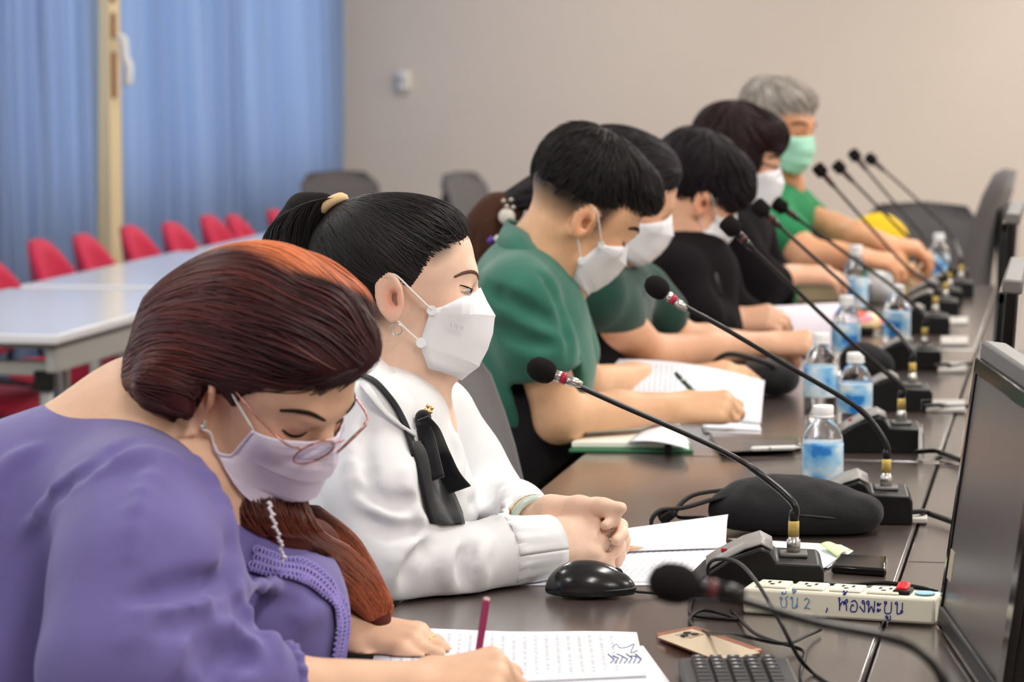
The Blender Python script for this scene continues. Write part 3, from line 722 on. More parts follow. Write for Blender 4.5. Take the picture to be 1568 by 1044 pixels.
# gold phone, keyboard, dark phone
def slab(name, label, cat, c4, th, m, bev=.003):
    c = np.mean(c4, 0); t = thing(name, label, cat, (c[0], c[1], TZ))
    vs = [p - np.array([c[0], c[1], TZ]) for p in c4]
    MB().add([v + [0, 0, .0006] for v in vs] + [v + [0, 0, th] for v in vs], [(3, 2, 1, 0), (4, 5, 6, 7), (0, 1, 5, 4), (1, 2, 6, 5), (2, 3, 7, 6), (3, 0, 4, 7)]).build('body', m, t, bevel=bev)
    return t, c
c4 = [T(1046, 972), T(1172, 1008), T(1118, 1022), T(1002, 983)]
c4 = [T(1064, 968), T(1168, 1004), T(1105, 1020), T(1003, 980)]
t, c = slab('smartphone', 'pale gold smartphone lying face down above the keyboard', 'phone', c4, .0085, mat('rose_gold_edge', srgb(196, 132, 104), .28, .5, .5))
cc = lambda px, py, z: T(px, py, TZ + z) - np.array([c[0], c[1], TZ])
MB().loft([[cc(1060, 963, .0092), cc(1164, 999, .0092)], [cc(1006, 975, .0092), cc(1105, 1013, .0092)]]).build('back_glass', mat('gold_glass', srgb(246, 226, 194), .18, .6, .05, coat=.4), t, solid=.0006)
cb = MB().loft([[cc(1056, 967, .0100), cc(1078, 971, .0100)], [cc(1034, 972, .0100), cc(1056, 977, .0100)]]).build('camera_plate', mat('camera_plate', srgb(206, 190, 166), .2, .5, .3), t, solid=.0014)
for px, py in ((1052, 970), (1064, 972), (1048, 974)): MB().lathe([(.0045, 0), (.0045, .0016), (.001, .0016)], cc(px, py, .0102), 12).build('lens', bez, cb)
t, c = slab('smartphone', 'black smartphone lying right of the microphone papers', 'phone', [T(1285, 860), T(1358, 864), T(1357, 884), T(1272, 878)], .011, bez)
# keyboard: only its far corner is in the frame
a, b = T(1042, 1034), T(1206, 1034); u = unit(b - a); rz = math.atan2(u[1], u[0]); kw = np.linalg.norm(b - a)
t = thing('keyboard', 'black keyboard at the bottom picture edge', 'keyboard', (a[0], a[1], TZ), rz)
keym = mat('keyboard_key', srgb(52, 51, 54), .45); kbm = mat('keyboard_body', srgb(62, 60, 62), .5)
MB().box((kw / 2 + .0, -.20, .009), (kw + .004, .42, .017)).build('body', kbm, t, bevel=.004)
legend = mat('key_legend', srgb(190, 190, 195), .5)
for r in range(22):
    for k in range(5):
        x = .0140 + k * .0185 + .004; y = -.012 - r * .0185
        ky = MB().add([(x - .0078, y - .0078, .0172), (x + .0078, y - .0078, .0172), (x + .0078, y + .0078, .0172), (x - .0078, y + .0078, .0172),
                  (x - .006, y - .006, .0235), (x + .006, y - .006, .0235), (x + .006, y + .0065, .0235), (x - .006, y + .0065, .0235)],
                 [(4, 5, 6, 7), (0, 1, 5, 4), (1, 2, 6, 5), (2, 3, 7, 6), (3, 0, 4, 7)]).build('key', keym, t)
        if r < 4: MB().box((x - .001, y + .001, .0237), (.004, .0045, .0003)).build('legend', legend, ky)

# black bag with strap
q = T(1215, 815); t = thing('pouch_bag', 'soft black bag with a looped strap lying behind the papers', 'bag', (q[0], q[1], TZ), .22)
bagm = mat('black_nylon', srgb(30, 29, 32), .8, .2, var=.1, vscale=40, bump=.35, bscale=260, sheen=.08)
s = SDF(); s.ell((0, 0, .030), (.115, .060, .036)); s.ell((-.02, .012, .040), (.085, .05, .036), k=.03); s.ell((.07, 0, .024), (.05, .05, .022), k=.03)
s.half((0, 0, .002), (0, 0, -1), .01)
local_mesh(s, 'body', .003, bagm, t, disp=lambda P: .0018 * n3(P, 60) + .0012 * n3(P, 140, 2))
MB().tube(smooth_path([(-.10, -.03, .028), (-.02, -.058, .034), (.06, -.052, .026), (.11, -.015, .016)], 20), .0016, 6).build('zip', blackpl, t, True)
strapm = mat('black_strap', srgb(22, 22, 25), .5, .4)
for pts in ([(-.05, -.02, .055), (-.10, -.01, .05), (-.15, -.005, .035), (-.185, 0, .03), (-.195, 0, .010), (-.16, 0, .006), (-.11, 0, .012)],
            [(-.03, .02, .06), (-.09, .025, .055), (-.14, .03, .045), (-.16, .02, .02), (-.12, .0, .02)]):
    P = smooth_path(pts, 24); MB().loft([P + np.array([0, -.012, .002]), P + np.array([0, .012, 0])]).build('strap', strapm, t, True, solid=.004)
MB().box((-.175, 0, .024), (.022, .03, .014), ax=np.array([[.8, 0, .6], [0, 1, 0], [-.6, 0, .8]])).build('buckle', blackpl, t, bevel=.003)

# cables
def cable(name, label, pts, rad=.0022, m=None):
    P = smooth_path(pts, 14 * len(pts)); o = P[len(P) // 2].copy(); o[2] = TZ
    t = MB().tube(P - o, rad, 7).build(name, m or blackpl, None, True); t.location = o; return tag(t, label, 'cable')
Z1 = TZ + .0028
cable('cable', 'thin black cable looping over the near microphone base and the power strip',
      [T(1105, 918, Z1), T(1084, 880, Z1 + .045), T(1092, 858, Z1 + .070), T(1128, 860, Z1 + .080), T(1160, 893, Z1 + .080), T(1196, 955, Z1 + .05), T(1222, 1005, Z1 + .018), T(1245, 1030, Z1), T(1275, 1050, Z1)])
cable('cable', 'thin black cable lying in loose loops between mouse and phone',
      [T(1062, 918, Z1), T(1057, 938, Z1), T(1078, 945, Z1), T(1130, 948, Z1), T(1078, 934, Z1 + .004), T(1056, 950, Z1), T(1080, 968, Z1 + .006), T(1130, 972, Z1 + .036), T(1200, 985, Z1 + .024), T(1238, 972, Z1 + .006), T(1256, 964, Z1 + .003)])
cable('cable', 'thin black cable running from the loops to the keyboard corner',
      [T(1120, 932, Z1), T(1150, 965, Z1 + .005), T(1180, 980, Z1 + .008), T(1215, 990, Z1 + .004), T(1232, 1000, Z1), T(1226, 1030, Z1), T(1232, 1060, Z1)])
cable('cable', 'black cable behind the power strip, from microphone base to monitor',
      [T(1258, 893, Z1 + .01), T(1290, 896, Z1 + .004), T(1350, 892, Z1 + .006), T(1410, 900, Z1 + .004), T(1436, 906, Z1)], .003)
lbls = ['black cable from the second microphone base to the monitor', 'cable leaving the third microphone base', 'cable leaving the fourth microphone base', 'cable leaving the fifth microphone base']
for (x0_, y0_, x1_, y1_), lb in zip(((1383, 785, 1462, 800), (1402, 692, 1480, 708), (1415, 622, 1486, 622), (1430, 560, 1488, 556)), lbls):
    cable('cable', lb, [T(x0_, y0_, Z1 + .012), T((x0_ * 2 + x1_) / 3, y0_ - 2, Z1 + .012), T((x0_ + x1_) / 2, y0_ + 1, Z1 + .006), T(x1_, y1_, Z1 + .004)], .0042)
# white cable clips / paper tags on the cable strip, and the clear acrylic box
tags = mat('grey_white_tag', srgb(196, 192, 186), .5)
n = 0
for (xa, ya, xb, yb) in ((1418, 618, 1478, 632), (1436, 560, 1480, 572), (1440, 520, 1482, 530), (1444, 490, 1482, 498), (1384, 790, 1420, 802)):
    c4 = [T(xa, ya), T(xb, ya), T(xb, yb), T(xa, yb)]; c = np.mean(c4, 0); n += 1
    o = thing('cable_cover', ['white cable cover strip level with the third microphone', 'white cable cover strip level with the fourth microphone', 'white cable cover strip before the second monitor',
        'farthest white cable cover strip on the inner table edge', 'small white cable cover beside the second microphone base'][n - 1], 'cable cover', (c[0], c[1], TZ), 0, 'white cable covers')
    MB().extrude([p - np.array([c[0], c[1], TZ - .0005]) for p in c4], (0, 0, 1), .008).build('cover', tags, o, bevel=.002)
    MB().lathe([(.004, 0), (.003, .002)], (0, 0, .0085), 10).build('screw', steel, o)
acr = mat('clear_acrylic', (.95, .97, .98), .05, .5, trans=1, ior=1.15)
q = T(1442, 705); t = thing('acrylic_holder', 'clear acrylic holder on the inner table strip', 'holder', (q[0], q[1], TZ))
MB().box((0, 0, .003), (.075, .09, .005)).build('base', acr, t); MB().box((.0, .03, .05), (.07, .004, .09)).build('back', acr, t)
for sx in (-1, 1): MB().box((sx * .034, 0, .03), (.003, .06, .05)).build('side', acr, t)

# ================================================================ things in front of the man in green
q = T(970, 680); t = thing('notebook', 'open notebook with green cover by the elbow of the man', 'notebook', (q[0], q[1], TZ))
grn = mat('green_cover', srgb(60, 120, 84), .5)
NB = [T(925, 655), T(1040, 652), T(1062, 694), T(871, 693)]
o0 = np.array([q[0], q[1], TZ])
MB().extrude([p - o0 + [0, 0, .0006] for p in NB], (0, 0, 1), .005).build('cover', grn, t, bevel=.001)
NB2 = [T(927, 656), T(1036, 653), T(1056, 692), T(875, 691)]
pb = MB().extrude([p - o0 + [0, 0, .0062] for p in NB2], (0, 0, 1), .010).build('pages', mat('cream_paper', srgb(240, 240, 228), .8, .1), t, bevel=.002)
sheet('page', [T(990, 655, TZ + .018), T(1040, 652, TZ + .020), T(1056, 688, TZ + .019), T(962, 676, TZ + .018)], paper, t, 0, lift=lambda u, v: .006 * math.sin(u * PI))
MB().box(T(1022, 697) - o0 + [0, 0.008, .009], (.012, .012, .017)).build('elastic_band', blackpl, t, bevel=.002)
q = T(1130, 655); t = thing('report', 'printed report held half upright behind the hand of the man', 'papers', (q[0], q[1], TZ))
sheet('page', [T(1074, 640), T(1160, 640), T(1166, 668), T(1078, 664)], paper, t, .002)
sheet('page', [T(1072, 636), T(1158, 636), T(1166, 664), T(1076, 660)], paper, t, .005)
sheet('page', [V(930, 550, 5.52), V(1171, 583, 5.44), T(1165, 648, TZ + .008), T(925, 628, TZ + .008)], printC, t, .0, n=14, lift=lambda u, v: .012 * math.sin(u * PI) * (1 - v) + .006 * math.sin(v * PI))
t, c = slab('tablet', 'black tablet lying right of the green notebook', 'tablet', [T(1085, 668), T(1222, 674), T(1228, 690), T(1102, 697)], .009, bez)
cc = lambda px, py, z: T(px, py, TZ + z) - np.array([c[0], c[1], TZ])
MB().loft([[cc(1090, 669, .0098), cc(1216, 675, .0098)], [cc(1106, 692, .0098), cc(1218, 687, .0098)]]).build('screen', scr, t, solid=.0008)
def pen(label, a, b, m, name='pen', r=.004):
    t = thing(name, label, 'pen', tuple(a)); d = np.asarray(b, float) - a; u = unit(d); l = np.linalg.norm(d)
    MB().lathe([(.0008, 0), (r * .6, .010), (r, .014), (r, l - .004), (r * .6, l)], (0, 0, 0), 12, u).build('barrel', m, t, True)
    MB().lathe([(r * 1.1, l * .62), (r * 1.12, l * .62 + .004), (r * 1.0, l * .62 + .005)], (0, 0, 0), 12, u).build('band', silver, t, True)
    return t
pen('white pen lying across the black tablet', T(1228, 685, TZ + .016), T(1150, 687, TZ + .016), mat('white_pen', srgb(235, 235, 235), .3))
# dark bag and pouch further on
q = T(1130, 604); t = thing('bag', 'dark soft bag under the forearm of the person behind the man', 'bag', (q[0], q[1], TZ), .12)
s = SDF(); s.cap((-.085, 0, .030), (.085, 0, .034), .027, .029, fl=((0, 1, 0), 2.0)); s.ell((.07, 0, .034), (.045, .07, .028), k=.03); s.half((0, 0, .002), (0, 0, -1), .01)
local_mesh(s, 'body', .005, bagm, t, disp=lambda P: .003 * n3(P, 50, 1))
MB().tube(smooth_path([(-.06, -.05, .055), (-.02, -.065, .085), (.05, -.065, .07), (.08, -.05, .05)], 18), .005, 8).build('handle', strapm, t, True)
q = T(1316, 582); t = thing('pouch', 'round black pouch behind two water bottles', 'pouch', (q[0], q[1], TZ))
s = SDF(); s.ell((0, 0, .036), (.042, .05, .042)); s.ell((.03, 0, .03), (.04, .045, .032), k=.03); s.half((0, 0, .001), (0, 0, -1), .008)
local_mesh(s, 'body', .004, bagm, t); MB().tube(smooth_path([(-.03, -.03, .05), (0, -.045, .06), (.05, -.035, .045)], 12), .002, 6).build('zip', strapm, t, True)

# ================================================================ far end of the table
pinkp = mat('pinkish_paper', srgb(232, 222, 232), .8, .1)
q = T(1230, 505); t = thing('report', 'wide white report held by the person in black', 'papers', (q[0], q[1], TZ))
sheet('page', [V(1158, 470, 6.50), V(1300, 463, 6.55), T(1292, 540, TZ + .008), T(1140, 540, TZ + .008)], pinkp, t, 0, lift=lambda u, v: .02 * math.sin(v * PI))
sheet('page', [T(1160, 520), T(1300, 516), T(1310, 545), T(1150, 548)], paper, t, .003)
q = T(1235, 462); t = thing('document_box', 'beige box with grey-green top in front of the bob-haired woman', 'box', (q[0], q[1], TZ))
MB().box((0, .06, .022), (.20, .13, .042)).build('box', mat('beige_card', srgb(200, 178, 146), .7), t, bevel=.003)
MB().box((0, .06, .048), (.206, .136, .010)).build('lid', mat('grey_green_card', srgb(170, 168, 150), .5), t, bevel=.002)
q = T(1316, 511); t = thing('snack_packet', 'orange and pink snack packet beside a water bottle', 'snack', (q[0], q[1], TZ))
sm = mat('snack_wrapper', srgb(244, 150, 96), .3, .5); nt = sm.node_tree; n_ = nt.nodes.new('ShaderNodeTexNoise'); n_.inputs['Scale'].default_value = 22; cr = nt.nodes.new('ShaderNodeValToRGB')
tc = nt.nodes.new('ShaderNodeTexCoord'); nt.links.new(tc.outputs['Object'], n_.inputs[0]); e = cr.color_ramp.elements; e[0].position = .4; e[0].color = (*srgb(240, 110, 70), 1); e[1].position = .6; e[1].color = (*srgb(250, 226, 170), 1)
el = e.new(.5); el.color = (*srgb(236, 140, 170), 1); nt.links.new(n_.outputs[0], cr.inputs[0]); nt.links.new(cr.outputs[0], nt.nodes['Principled BSDF'].inputs['Base Color'])
s = SDF(); s.ell((0, 0, .026), (.055, .035, .027)); s.half((0, 0, .001), (0, 0, -1), .006); local_mesh(s, 'packet', .004, sm, t, disp=lambda P: .003 * n3(P, 90))
MB().box((.056, 0, .026), (.012, .05, .003)).box((-.056, 0, .026), (.012, .05, .003)).build('sealed_edge', sm, t)
MB().box((.0, -.03, .010), (.07, .03, .02)).build('tray', blackpl, t, bevel=.004)
q = T(1275, 443); t = thing('drink_cup', 'clear plastic cup of amber iced drink', 'cup', (q[0], q[1], TZ))
MB().lathe([(.026, .002), (.036, .075), (.0355, .076), (.02, .076)], n=24).build('drink', mat('amber_drink', srgb(212, 160, 88), .1, .5, trans=.5), t, True)
MB().lathe([(.0275, 0), (.0405, .11), (.0395, .11), (.0268, .001)], n=24).build('cup', acr, t, True)
MB().lathe([(.042, .108), (.042, .113), (.03, .122), (.012, .124)], n=24).build('lid', acr, t, True)
MB().tube([(0, 0, .02), (.015, .01, .17)], .003, 8).build('straw', whitepl, t, True)
q = T(1256, 440); t = thing('small_cup', 'small white cup with blue base beside the amber drink', 'cup', (q[0] - .02, q[1] - .12, TZ))
MB().lathe([(.018, 0), (.018, .015)], n=20).build('base', mat('blue_base', srgb(90, 120, 200), .4), t, True); MB().lathe([(.018, .015), (.021, .05), (.019, .05), (.016, .018)], n=20).build('cup', whitepl, t, True)
yel = mat('yellow_cloth', srgb(246, 206, 40), .6, .3)
q = T(1296, 428); t = thing('bag', 'bright yellow bag with black handle at the far end of the table', 'bag', (q[0], q[1], TZ))
s = SDF(); s.ell((.0, .05, .07), (.085, .06, .075)); s.ell((-.06, .18, .09), (.06, .05, .10), k=.03); s.ell((.08, .16, .09), (.10, .05, .10), k=.05); s.half((0, 0, .001), (0, 0, -1), .01)
local_mesh(s, 'body', .007, yel, t, disp=lambda P: .006 * n3(P, 40))
MB().tube(smooth_path([(.015, -.05, .0), (.03, -.05, .045), (.07, -.05, .08), (.11, -.05, .085), (.15, -.05, .06)], 18), .012, 8).build('handle', strapm, t, True)
q = T(1336, 464); t = thing('pouch', 'silver grey patterned pouch between the yellow bag and cardboard box', 'pouch', (q[0], q[1], TZ))
s = SDF(); s.ell((0, 0, .05), (.055, .04, .055)); s.ell((.03, 0, .03), (.05, .04, .034), k=.04); s.half((0, 0, .001), (0, 0, -1), .008)
local_mesh(s, 'body', .005, mat('silver_cloth', srgb(190, 190, 192), .4, .5, .2, var=.25, vscale=60), t, disp=lambda P: .003 * n3(P, 60))
MB().lathe([(.012, 0), (.012, .004), (.004, .006)], (-.01, -.048, .055), 14, (0, -1, .2)).build('clasp', silver, t, True)
q = T(1424, 440); t = thing('cardboard_box', 'small tan cardboard box before the far grey chair', 'box', (q[0], q[1], TZ), .1)
MB().box((0, .05, .03), (.115, .09, .058)).build('box', mat('tan_card', srgb(214, 178, 140), .7), t, bevel=.003); MB().box((0, .05, .0605), (.118, .093, .004)).build('lid', mat('tan_card_top', srgb(222, 190, 154), .7), t)
q = T(1474, 441); t = thing('camera_case', 'small black case right of the cardboard box', 'case', (q[0] - .01, q[1] + .06, TZ))
MB().box((0, 0, .026), (.05, .06, .05)).build('case', blackpl, t, bevel=.01); MB().box((0, -.031, .03), (.02, .004, .012)).build('latch', silver, t, bevel=.001)

# ================================================================ PEOPLE: tools
skinm = mat('skin', (1, 1, 1), .48, .35, var=.05, vscale=45, bump=.12, bscale=500, attr=True, sss=.12)
hairm = mat('hair', (1, 1, 1), .46, .35, attr=True)
hairb = mat('hair_under', (1, 1, 1), .65, .12, attr=True)
maskw = mat('white_mask', srgb(236, 237, 242), .75, .2, bump=.05, bscale=300)
loopm = mat('ear_loop_white', srgb(240, 240, 240), .7)
browm = mat('dark_brow', srgb(52, 38, 34), .8, .1)
lashm = mat('dark_lash', srgb(26, 18, 18), .7, .1)
gold = mat('gold', srgb(224, 180, 96), .25, .5, .9)
class Head:
    def __init__(s, px, py, d, l, u, k=1.0):
        """frame of a head from its near ear canal in the photograph; l: to the person's left, u: crown direction"""
        s.l = unit(l); u = np.asarray(u, float); s.u = unit(u - s.l * (u @ s.l)); s.f = np.cross(s.l, s.u); s.k = k
        s.M = np.array([s.f, s.l, s.u]); s.o = V(px, py, d) + s.l * .072 * k
    def p(s, x, y=None, z=None):
        if y is None: x, y, z = x
        return s.o + s.k * (s.f * x + s.l * y + s.u * z)
    def loc(s, P): return (P - s.o) @ s.M.T / s.k
def head_solid(s, H, male=False):
    k = H.k; e = lambda c, r, kk=.02, op='u', M=None: s.ell(H.p(c), np.array(r) * k, H.M if M is None else M, kk, op)
    e((-.014, 0, .050), (.098, .076, .080)); e((.036, 0, .052), (.060, .064, .060), .03)
    e((.040, 0, -.012), (.056, .057, .072), .03); e((.034, 0, -.060), (.044, .049 if not male else .054, .034), .03); e((.074, 0, -.086), (.020, .022, .017), .025)
    for y in (-1, 1):
        e((.068, y * .033, -.012), (.024, .022, .020), .02)
        e((.0965, y * .033, .016), (.012, .018, .0095), .012, 's')
        e((.0795, y * .032, .0155), (.0135, .0150, .0125), .004)
        # ear: shell, hollow, lobe
        tl = unit(H.u - .22 * H.f); ft = np.cross(H.l, tl); sp = unit(H.l * y - .35 * H.f)
        E = np.array([unit(ft - sp * (ft @ sp)), sp, tl]); E[2] = np.cross(E[0], E[1]) if y > 0 else -np.cross(E[0], E[1]); E[2] = E[2] if E[2] @ H.u > 0 else -E[2]
        c = np.array((-.012, y * .0755, .003))
        s.ell(H.p(c), np.array((.0180, .0050, .0310)) * k, E, .006)
        C0 = H.p(c) + E[1] * (E[1] @ H.l * y > 0) * .0035 * k - E[1] * (E[1] @ H.l * y <= 0) * .0035 * k
        ep = lambda a, q=1.0: C0 + (E[0] * math.cos(a) * .0155 * q + E[2] * math.sin(a) * .0280 * q) * k
        s.chain([ep(a) for a in np.linspace(-.1, 4.1, 13)], [.0024 * k] + [.0036 * k] * 11 + [.003 * k], .0035)
        s.chain([ep(a, .62) for a in np.linspace(1.2, 4.0, 7)], [.0026 * k] * 7, .004)
        s.ell(H.p(c + [.0045, y * .0050, -.0035]), np.array((.0075, .0080, .0120)) * k, E, .003, 's'); s.ell(H.p(c + [.0120, y * .0035, -.004]), np.array((.0042, .0042, .0065)) * k, E, .004)
        s.ell(H.p(c + [.004, -y * .001, -.025]), np.array((.0085, .005, .009)) * k, E, .006)
    s.cap(H.p(.090, -.026, .034), H.p(.090, .026, .034), .009 * k, k=.02)
    s.chain([H.p(.090, 0, .024), H.p(.102, 0, .002), H.p(.110, 0, -.016)], [.006 * k, .0075 * k, .011 * k], .012)
    for y in (-1, 1): s.cap(H.p(.098, y * .011, -.020), H.p(.094, y * .012, -.019), .0065 * k, k=.008)
    s.cap(H.p(.088, -.016, -.050), H.p(.088, .016, -.050), .009 * k, k=.012)
    s.cap(H.p(.086, -.018, -.0485), H.p(.086, .018, -.0485), .003 * k, k=.003)
def hand(s, wrist, a, n, right, sz=1.0, curls=((20, 30, 20),) * 4, spread=3, thumb=(.55, .75, .25), tcurl=25, k=.006):
    a = unit(a); n = unit(n - a * (n @ a)); t = np.cross(n, a) if right else np.cross(a, n); w = np.asarray(wrist, float)
    R = lambda v, c: np.asarray(v) * c
    offs = (.028, .0095, -.0095, -.027); lens = (.068, .076, .070, .054); kn = (.083, .087, .083, .076); rad = (.0088, .009, .0086, .0076); kd = []
    for o, kk in zip(offs, kn):
        b = w + sz * (a * kk + t * o - n * .003 * (abs(o) > .02)); kd.append(b)
        s.cap(w + sz * (a * .004 + t * o * .62), b, .0125 * sz, .0112 * sz, .014)
    s.cap(w + sz * (a * .02 - n * .004), w + sz * (a * .07 - n * .005), .016 * sz, .016 * sz, .012, fl=(t, 1.9))
    for i in range(4):
        p = kd[i]; th = 0; tips = [p]; rr = [rad[i] * sz * 1.12]
        u = unit(a + t * math.tan(math.radians(spread * (1.5 - i))))
        for q, (fr, c) in enumerate(zip((.44, .31, .25), curls[i])):
            th += math.radians(c); p = p + (u * math.cos(th) - n * math.sin(th)) * lens[i] * fr * sz; tips.append(p); rr.append(rad[i] * sz * (1.0, .93, .80)[q])
        s.chain(tips, rr, k)
        s.ell(kd[i] + n * .003 * sz, np.full(3, .0095 * sz), None, .008)
    b = w + sz * (a * .022 + t * .024 - n * .006); ta, tt, tn = thumb; d = unit(a * ta + t * tt - n * tn); p1 = b + d * .042 * sz
    c = math.radians(tcurl); d2 = unit(d * math.cos(c) + (a * .8 - n * .5 - t * .2) * math.sin(c)); p2 = p1 + d2 * .034 * sz; p3 = p2 + unit(d2 + (a - n * .3) * .25) * .026 * sz
    s.chain([w + sz * a * .012, b, p1, p2, p3], [.013 * sz, .0155 * sz, .0115 * sz, .0100 * sz, .0082 * sz], .010)
    return kd
def skin_color(base, H=None, hair=None, flush=(1.0, .78, .74), lids=None, extra=None):
    base = np.array(base)
    def f(P):
        c = np.repeat(base[None], len(P), 0); fl = np.array(flush)
        m = .35 * (n3(P, 38, 3) * .5 + .5); c = c * (1 - m[:, None] * (1 - fl) * .4)
        if H is not None:
            q = H.loc(P)
            g = lambda cc, r: np.exp(-(((q - np.array(cc)) / np.array(r)) ** 2).sum(-1))
            w = sum(g((.075, y * .045, -.010), (.03, .02, .02)) + .9 * g((-.012, y * .078, .0), (.02, .015, .03)) + .7 * g((-.006, y * .078, .0), (.010, .012, .014)) for y in (-1, 1)) + g((.112, 0, -.015), (.015, .02, .015))
            c = c * (1 - np.clip(w, 0, 1.6)[:, None] * (1 - fl))
            lip = g((.096, 0, -.050), (.012, .022, .008)); c = c * (1 - lip[:, None]) + lip[:, None] * np.array(srgb(176, 96, 92))
            if lids is not None:
                w = np.clip(1.2 * sum(g((.084, y * .034, .017), (.014, .020, .010)) for y in (-1, 1)), 0, 1)[:, None]; c = c * (1 - .55 * w) + .55 * w * np.array(lids)
            if hair is not None:                      # stubble under and around the hair line
                w = np.clip(hair[1](q), 0, 1)[:, None]; c = c * (1 - w) + w * np.array(hair[0])
        return c
    return f
def proj(s, P, off=0.0, it=4):
    P = np.asarray(P, float)
    for _ in range(it): P = P - s.grad(P) * (s.ev(P) - off)[..., None]
    return P
def hit(s, px, py, d0, off=0.0):
    """walk from the lens side along a line of sight onto a solid's surface"""
    r = V(px, py, 1.0) - CAM; L = np.linalg.norm(r); t = d0
    for _ in range(80):
        e = float(s.ev((CAM + r * t)[None])[0]) - off
        if abs(e) < 3e-4: break
        t += e / L * .8
        if t > d0 + 1.2: break
    return CAM + r * t
def strands(hs, name, m, parent, N, H, dirfn, steps=14, step=.009, off=(.0005, .002), rad=.0012, colfn=None, keep=None, seed=1, starts=None, flat=.5, lift=None):
    r = np.random.default_rng(seed)
    if starts is None:
        d = r.normal(size=(N, 3)); d /= np.linalg.norm(d, axis=1)[:, None]; c = H.p(-.01, 0, .05); P = c + d * .22
        for _ in range(30): P = P - d * np.clip(hs.ev(P), -.05, .05)[:, None] * .9
        if keep is not None: P = P[keep(H.loc(P))]
    else: P = starts
    path = [P]; o = r.uniform(off[0], off[1], len(P)); wob = r.normal(size=(len(P), 3)) * .10
    for i in range(steps):
        g = hs.grad(P); v = dirfn(P, i / steps) + wob; v = v - g * (v * g).sum(-1)[:, None]; v /= np.linalg.norm(v, axis=1)[:, None] + 1e-9
        P = P + v * step
        tgt = o if lift is None else o + lift * ((i + 1) / steps) ** 2
        P = P - hs.grad(P) * np.clip(hs.ev(P) - tgt, -.012, .012)[:, None]; path.append(P)
    paths = np.stack(path, 1); up = hs.grad(paths)
    cols = colfn(paths[:, 0] if starts is None else paths[:, 0], r) if colfn else np.full((len(P), 3), .02)
    if colfn and getattr(colfn, 'full', False): cols = colfn(paths, r)
    v, q, c = ribbons(paths, rad * r.uniform(.7, 1.3, len(P)), flat, cols, up)
    me = rawmesh(name, v, q, m); setcol(me, c); o = link(bpy.data.objects.new(name, me)); place(o, parent); o['kind'] = 'stuff'; return o
def hcol(base, var=.35):
    base = np.array(base)
    return lambda P, r: np.clip(base * r.uniform(1 - var, 1 + var, (len(P), 1)) + r.normal(size=(len(P), 3)) * .002, .001, 1)
def kcol(base): return lambda P: np.repeat(np.array(base)[None], len(P), 0)
def outside(bs, rows, off=.003):
    P = np.array(rows)
    for _ in range(6):
        e = bs.ev(P); P = P + bs.grad(P) * np.clip(off - e, 0, .01)[..., None]
    return [list(q) for q in P]
def fold_mask(H, parent, name='face_mask', m=None, scale=1.0, text=False, bs=None):
    """boat-shaped folded mask: top panel, beaked middle panel, chin panel"""
    def row(tab, mid, cen, p=1.7, n=9):
        t = np.linspace(-1, 1, 2 * n + 1); out = []
        for v in t:
            a = abs(v); w = a ** p
            x = cen[0] + (tab[0] - cen[0]) * w; z = cen[1] + (tab[2] - cen[1]) * a ** 1.25; a = a ** .85
            out.append(H.p(x * 1.0, tab[1] * math.copysign(a ** .95, v) * 1.0, z))
        return out
    A = row((.046, .062, -.012), 0, (.104, .016), 1.7); B = row((.040, .068, -.016), 0, (.1275, -.019), 1.35)
    Cc = row((.027, .066, -.058), 0, (.1075, -.086), 1.5); D = row((.040, .054, -.090), 0, (.084, -.104), 1.7)
    mix = lambda a, b, t: [np.array(p) * (1 - t) + np.array(q) * t for p, q in zip(a, b)]
    bul = lambda R_, e: [np.array(p) + H.f * e * H.k * (1 - abs(2 * i / 18 - 1) ** 2) for i, p in enumerate(R_)]
    rows = [A, mix(A, B, .5), B, mix(A, B, .97), B, bul(mix(B, Cc, .33), .004), bul(mix(B, Cc, .66), .004), Cc, mix(Cc, D, .5), D]
    rows = [A, mix(A, B, .5), mix(A, B, .94), B, bul(mix(B, Cc, .06), 0), bul(mix(B, Cc, .35), .004), bul(mix(B, Cc, .66), .004), mix(B, Cc, .95), Cc, mix(Cc, D, .1), mix(Cc, D, .55), D]
    if bs: rows = outside(bs, rows, .0015)
    o = MB().loft(rows).build(name, m or maskw, None, True, solid=.0016); o.data.set_sharp_from_angle(angle=.32); place(o, parent)
    for y in (-1, 1):
        lp = MB().tube(smooth_path([H.p(.042, y * .069, -.014), H.p(.018, y * .078, .008), H.p(-.006, y * .080, .030), H.p(-.020, y * .074, .030)], 12), .0013 * H.k, 6)
        lp.tube(smooth_path([H.p(.029, y * .067, -.056), H.p(.012, y * .072, -.042), H.p(-.008, y * .076, -.024), H.p(-.020, y * .072, -.018)], 12), .0013 * H.k, 6)
        place(lp.build('ear_loop', loopm, None, True), parent)
        for x, z in ((.0415, -.0145), (.0285, -.0565)):
            tb = MB().lathe([(.001, -.0015), (.0065, -.0015), (.0065, .0015), (.001, .0015)], H.p(x, y * .0685, z), 12, unit(H.l * y + H.f * .25)); place(tb.build('loop_tab', maskw, None), parent)
    if text:
        e = MB(); w0 = H.p(.067, -.060, -.030)
        ux = unit(B[4] - B[2]) * 0 + unit(np.array(B[6]) - np.array(B[3])); uz = -H.u
        for gx in range(4):
            for st in ([(0, 0), (0, 1)], [(0, .0), (.6, 0)], [(0, .5), (.5, .5)], [(.6, 0), (.6, 1)])[:3 + gx % 2]:
                e.tube([w0 + ux * (gx * .0052 + a_ * .0052) + uz * (b_ * .006 + gx * .0010) - H.l * .0085 for a_, b_ in st], .0004, 4)
        place(e.build('printed_mark', mat('mask_print_grey', srgb(196, 198, 204), .8), None), parent)
    return o
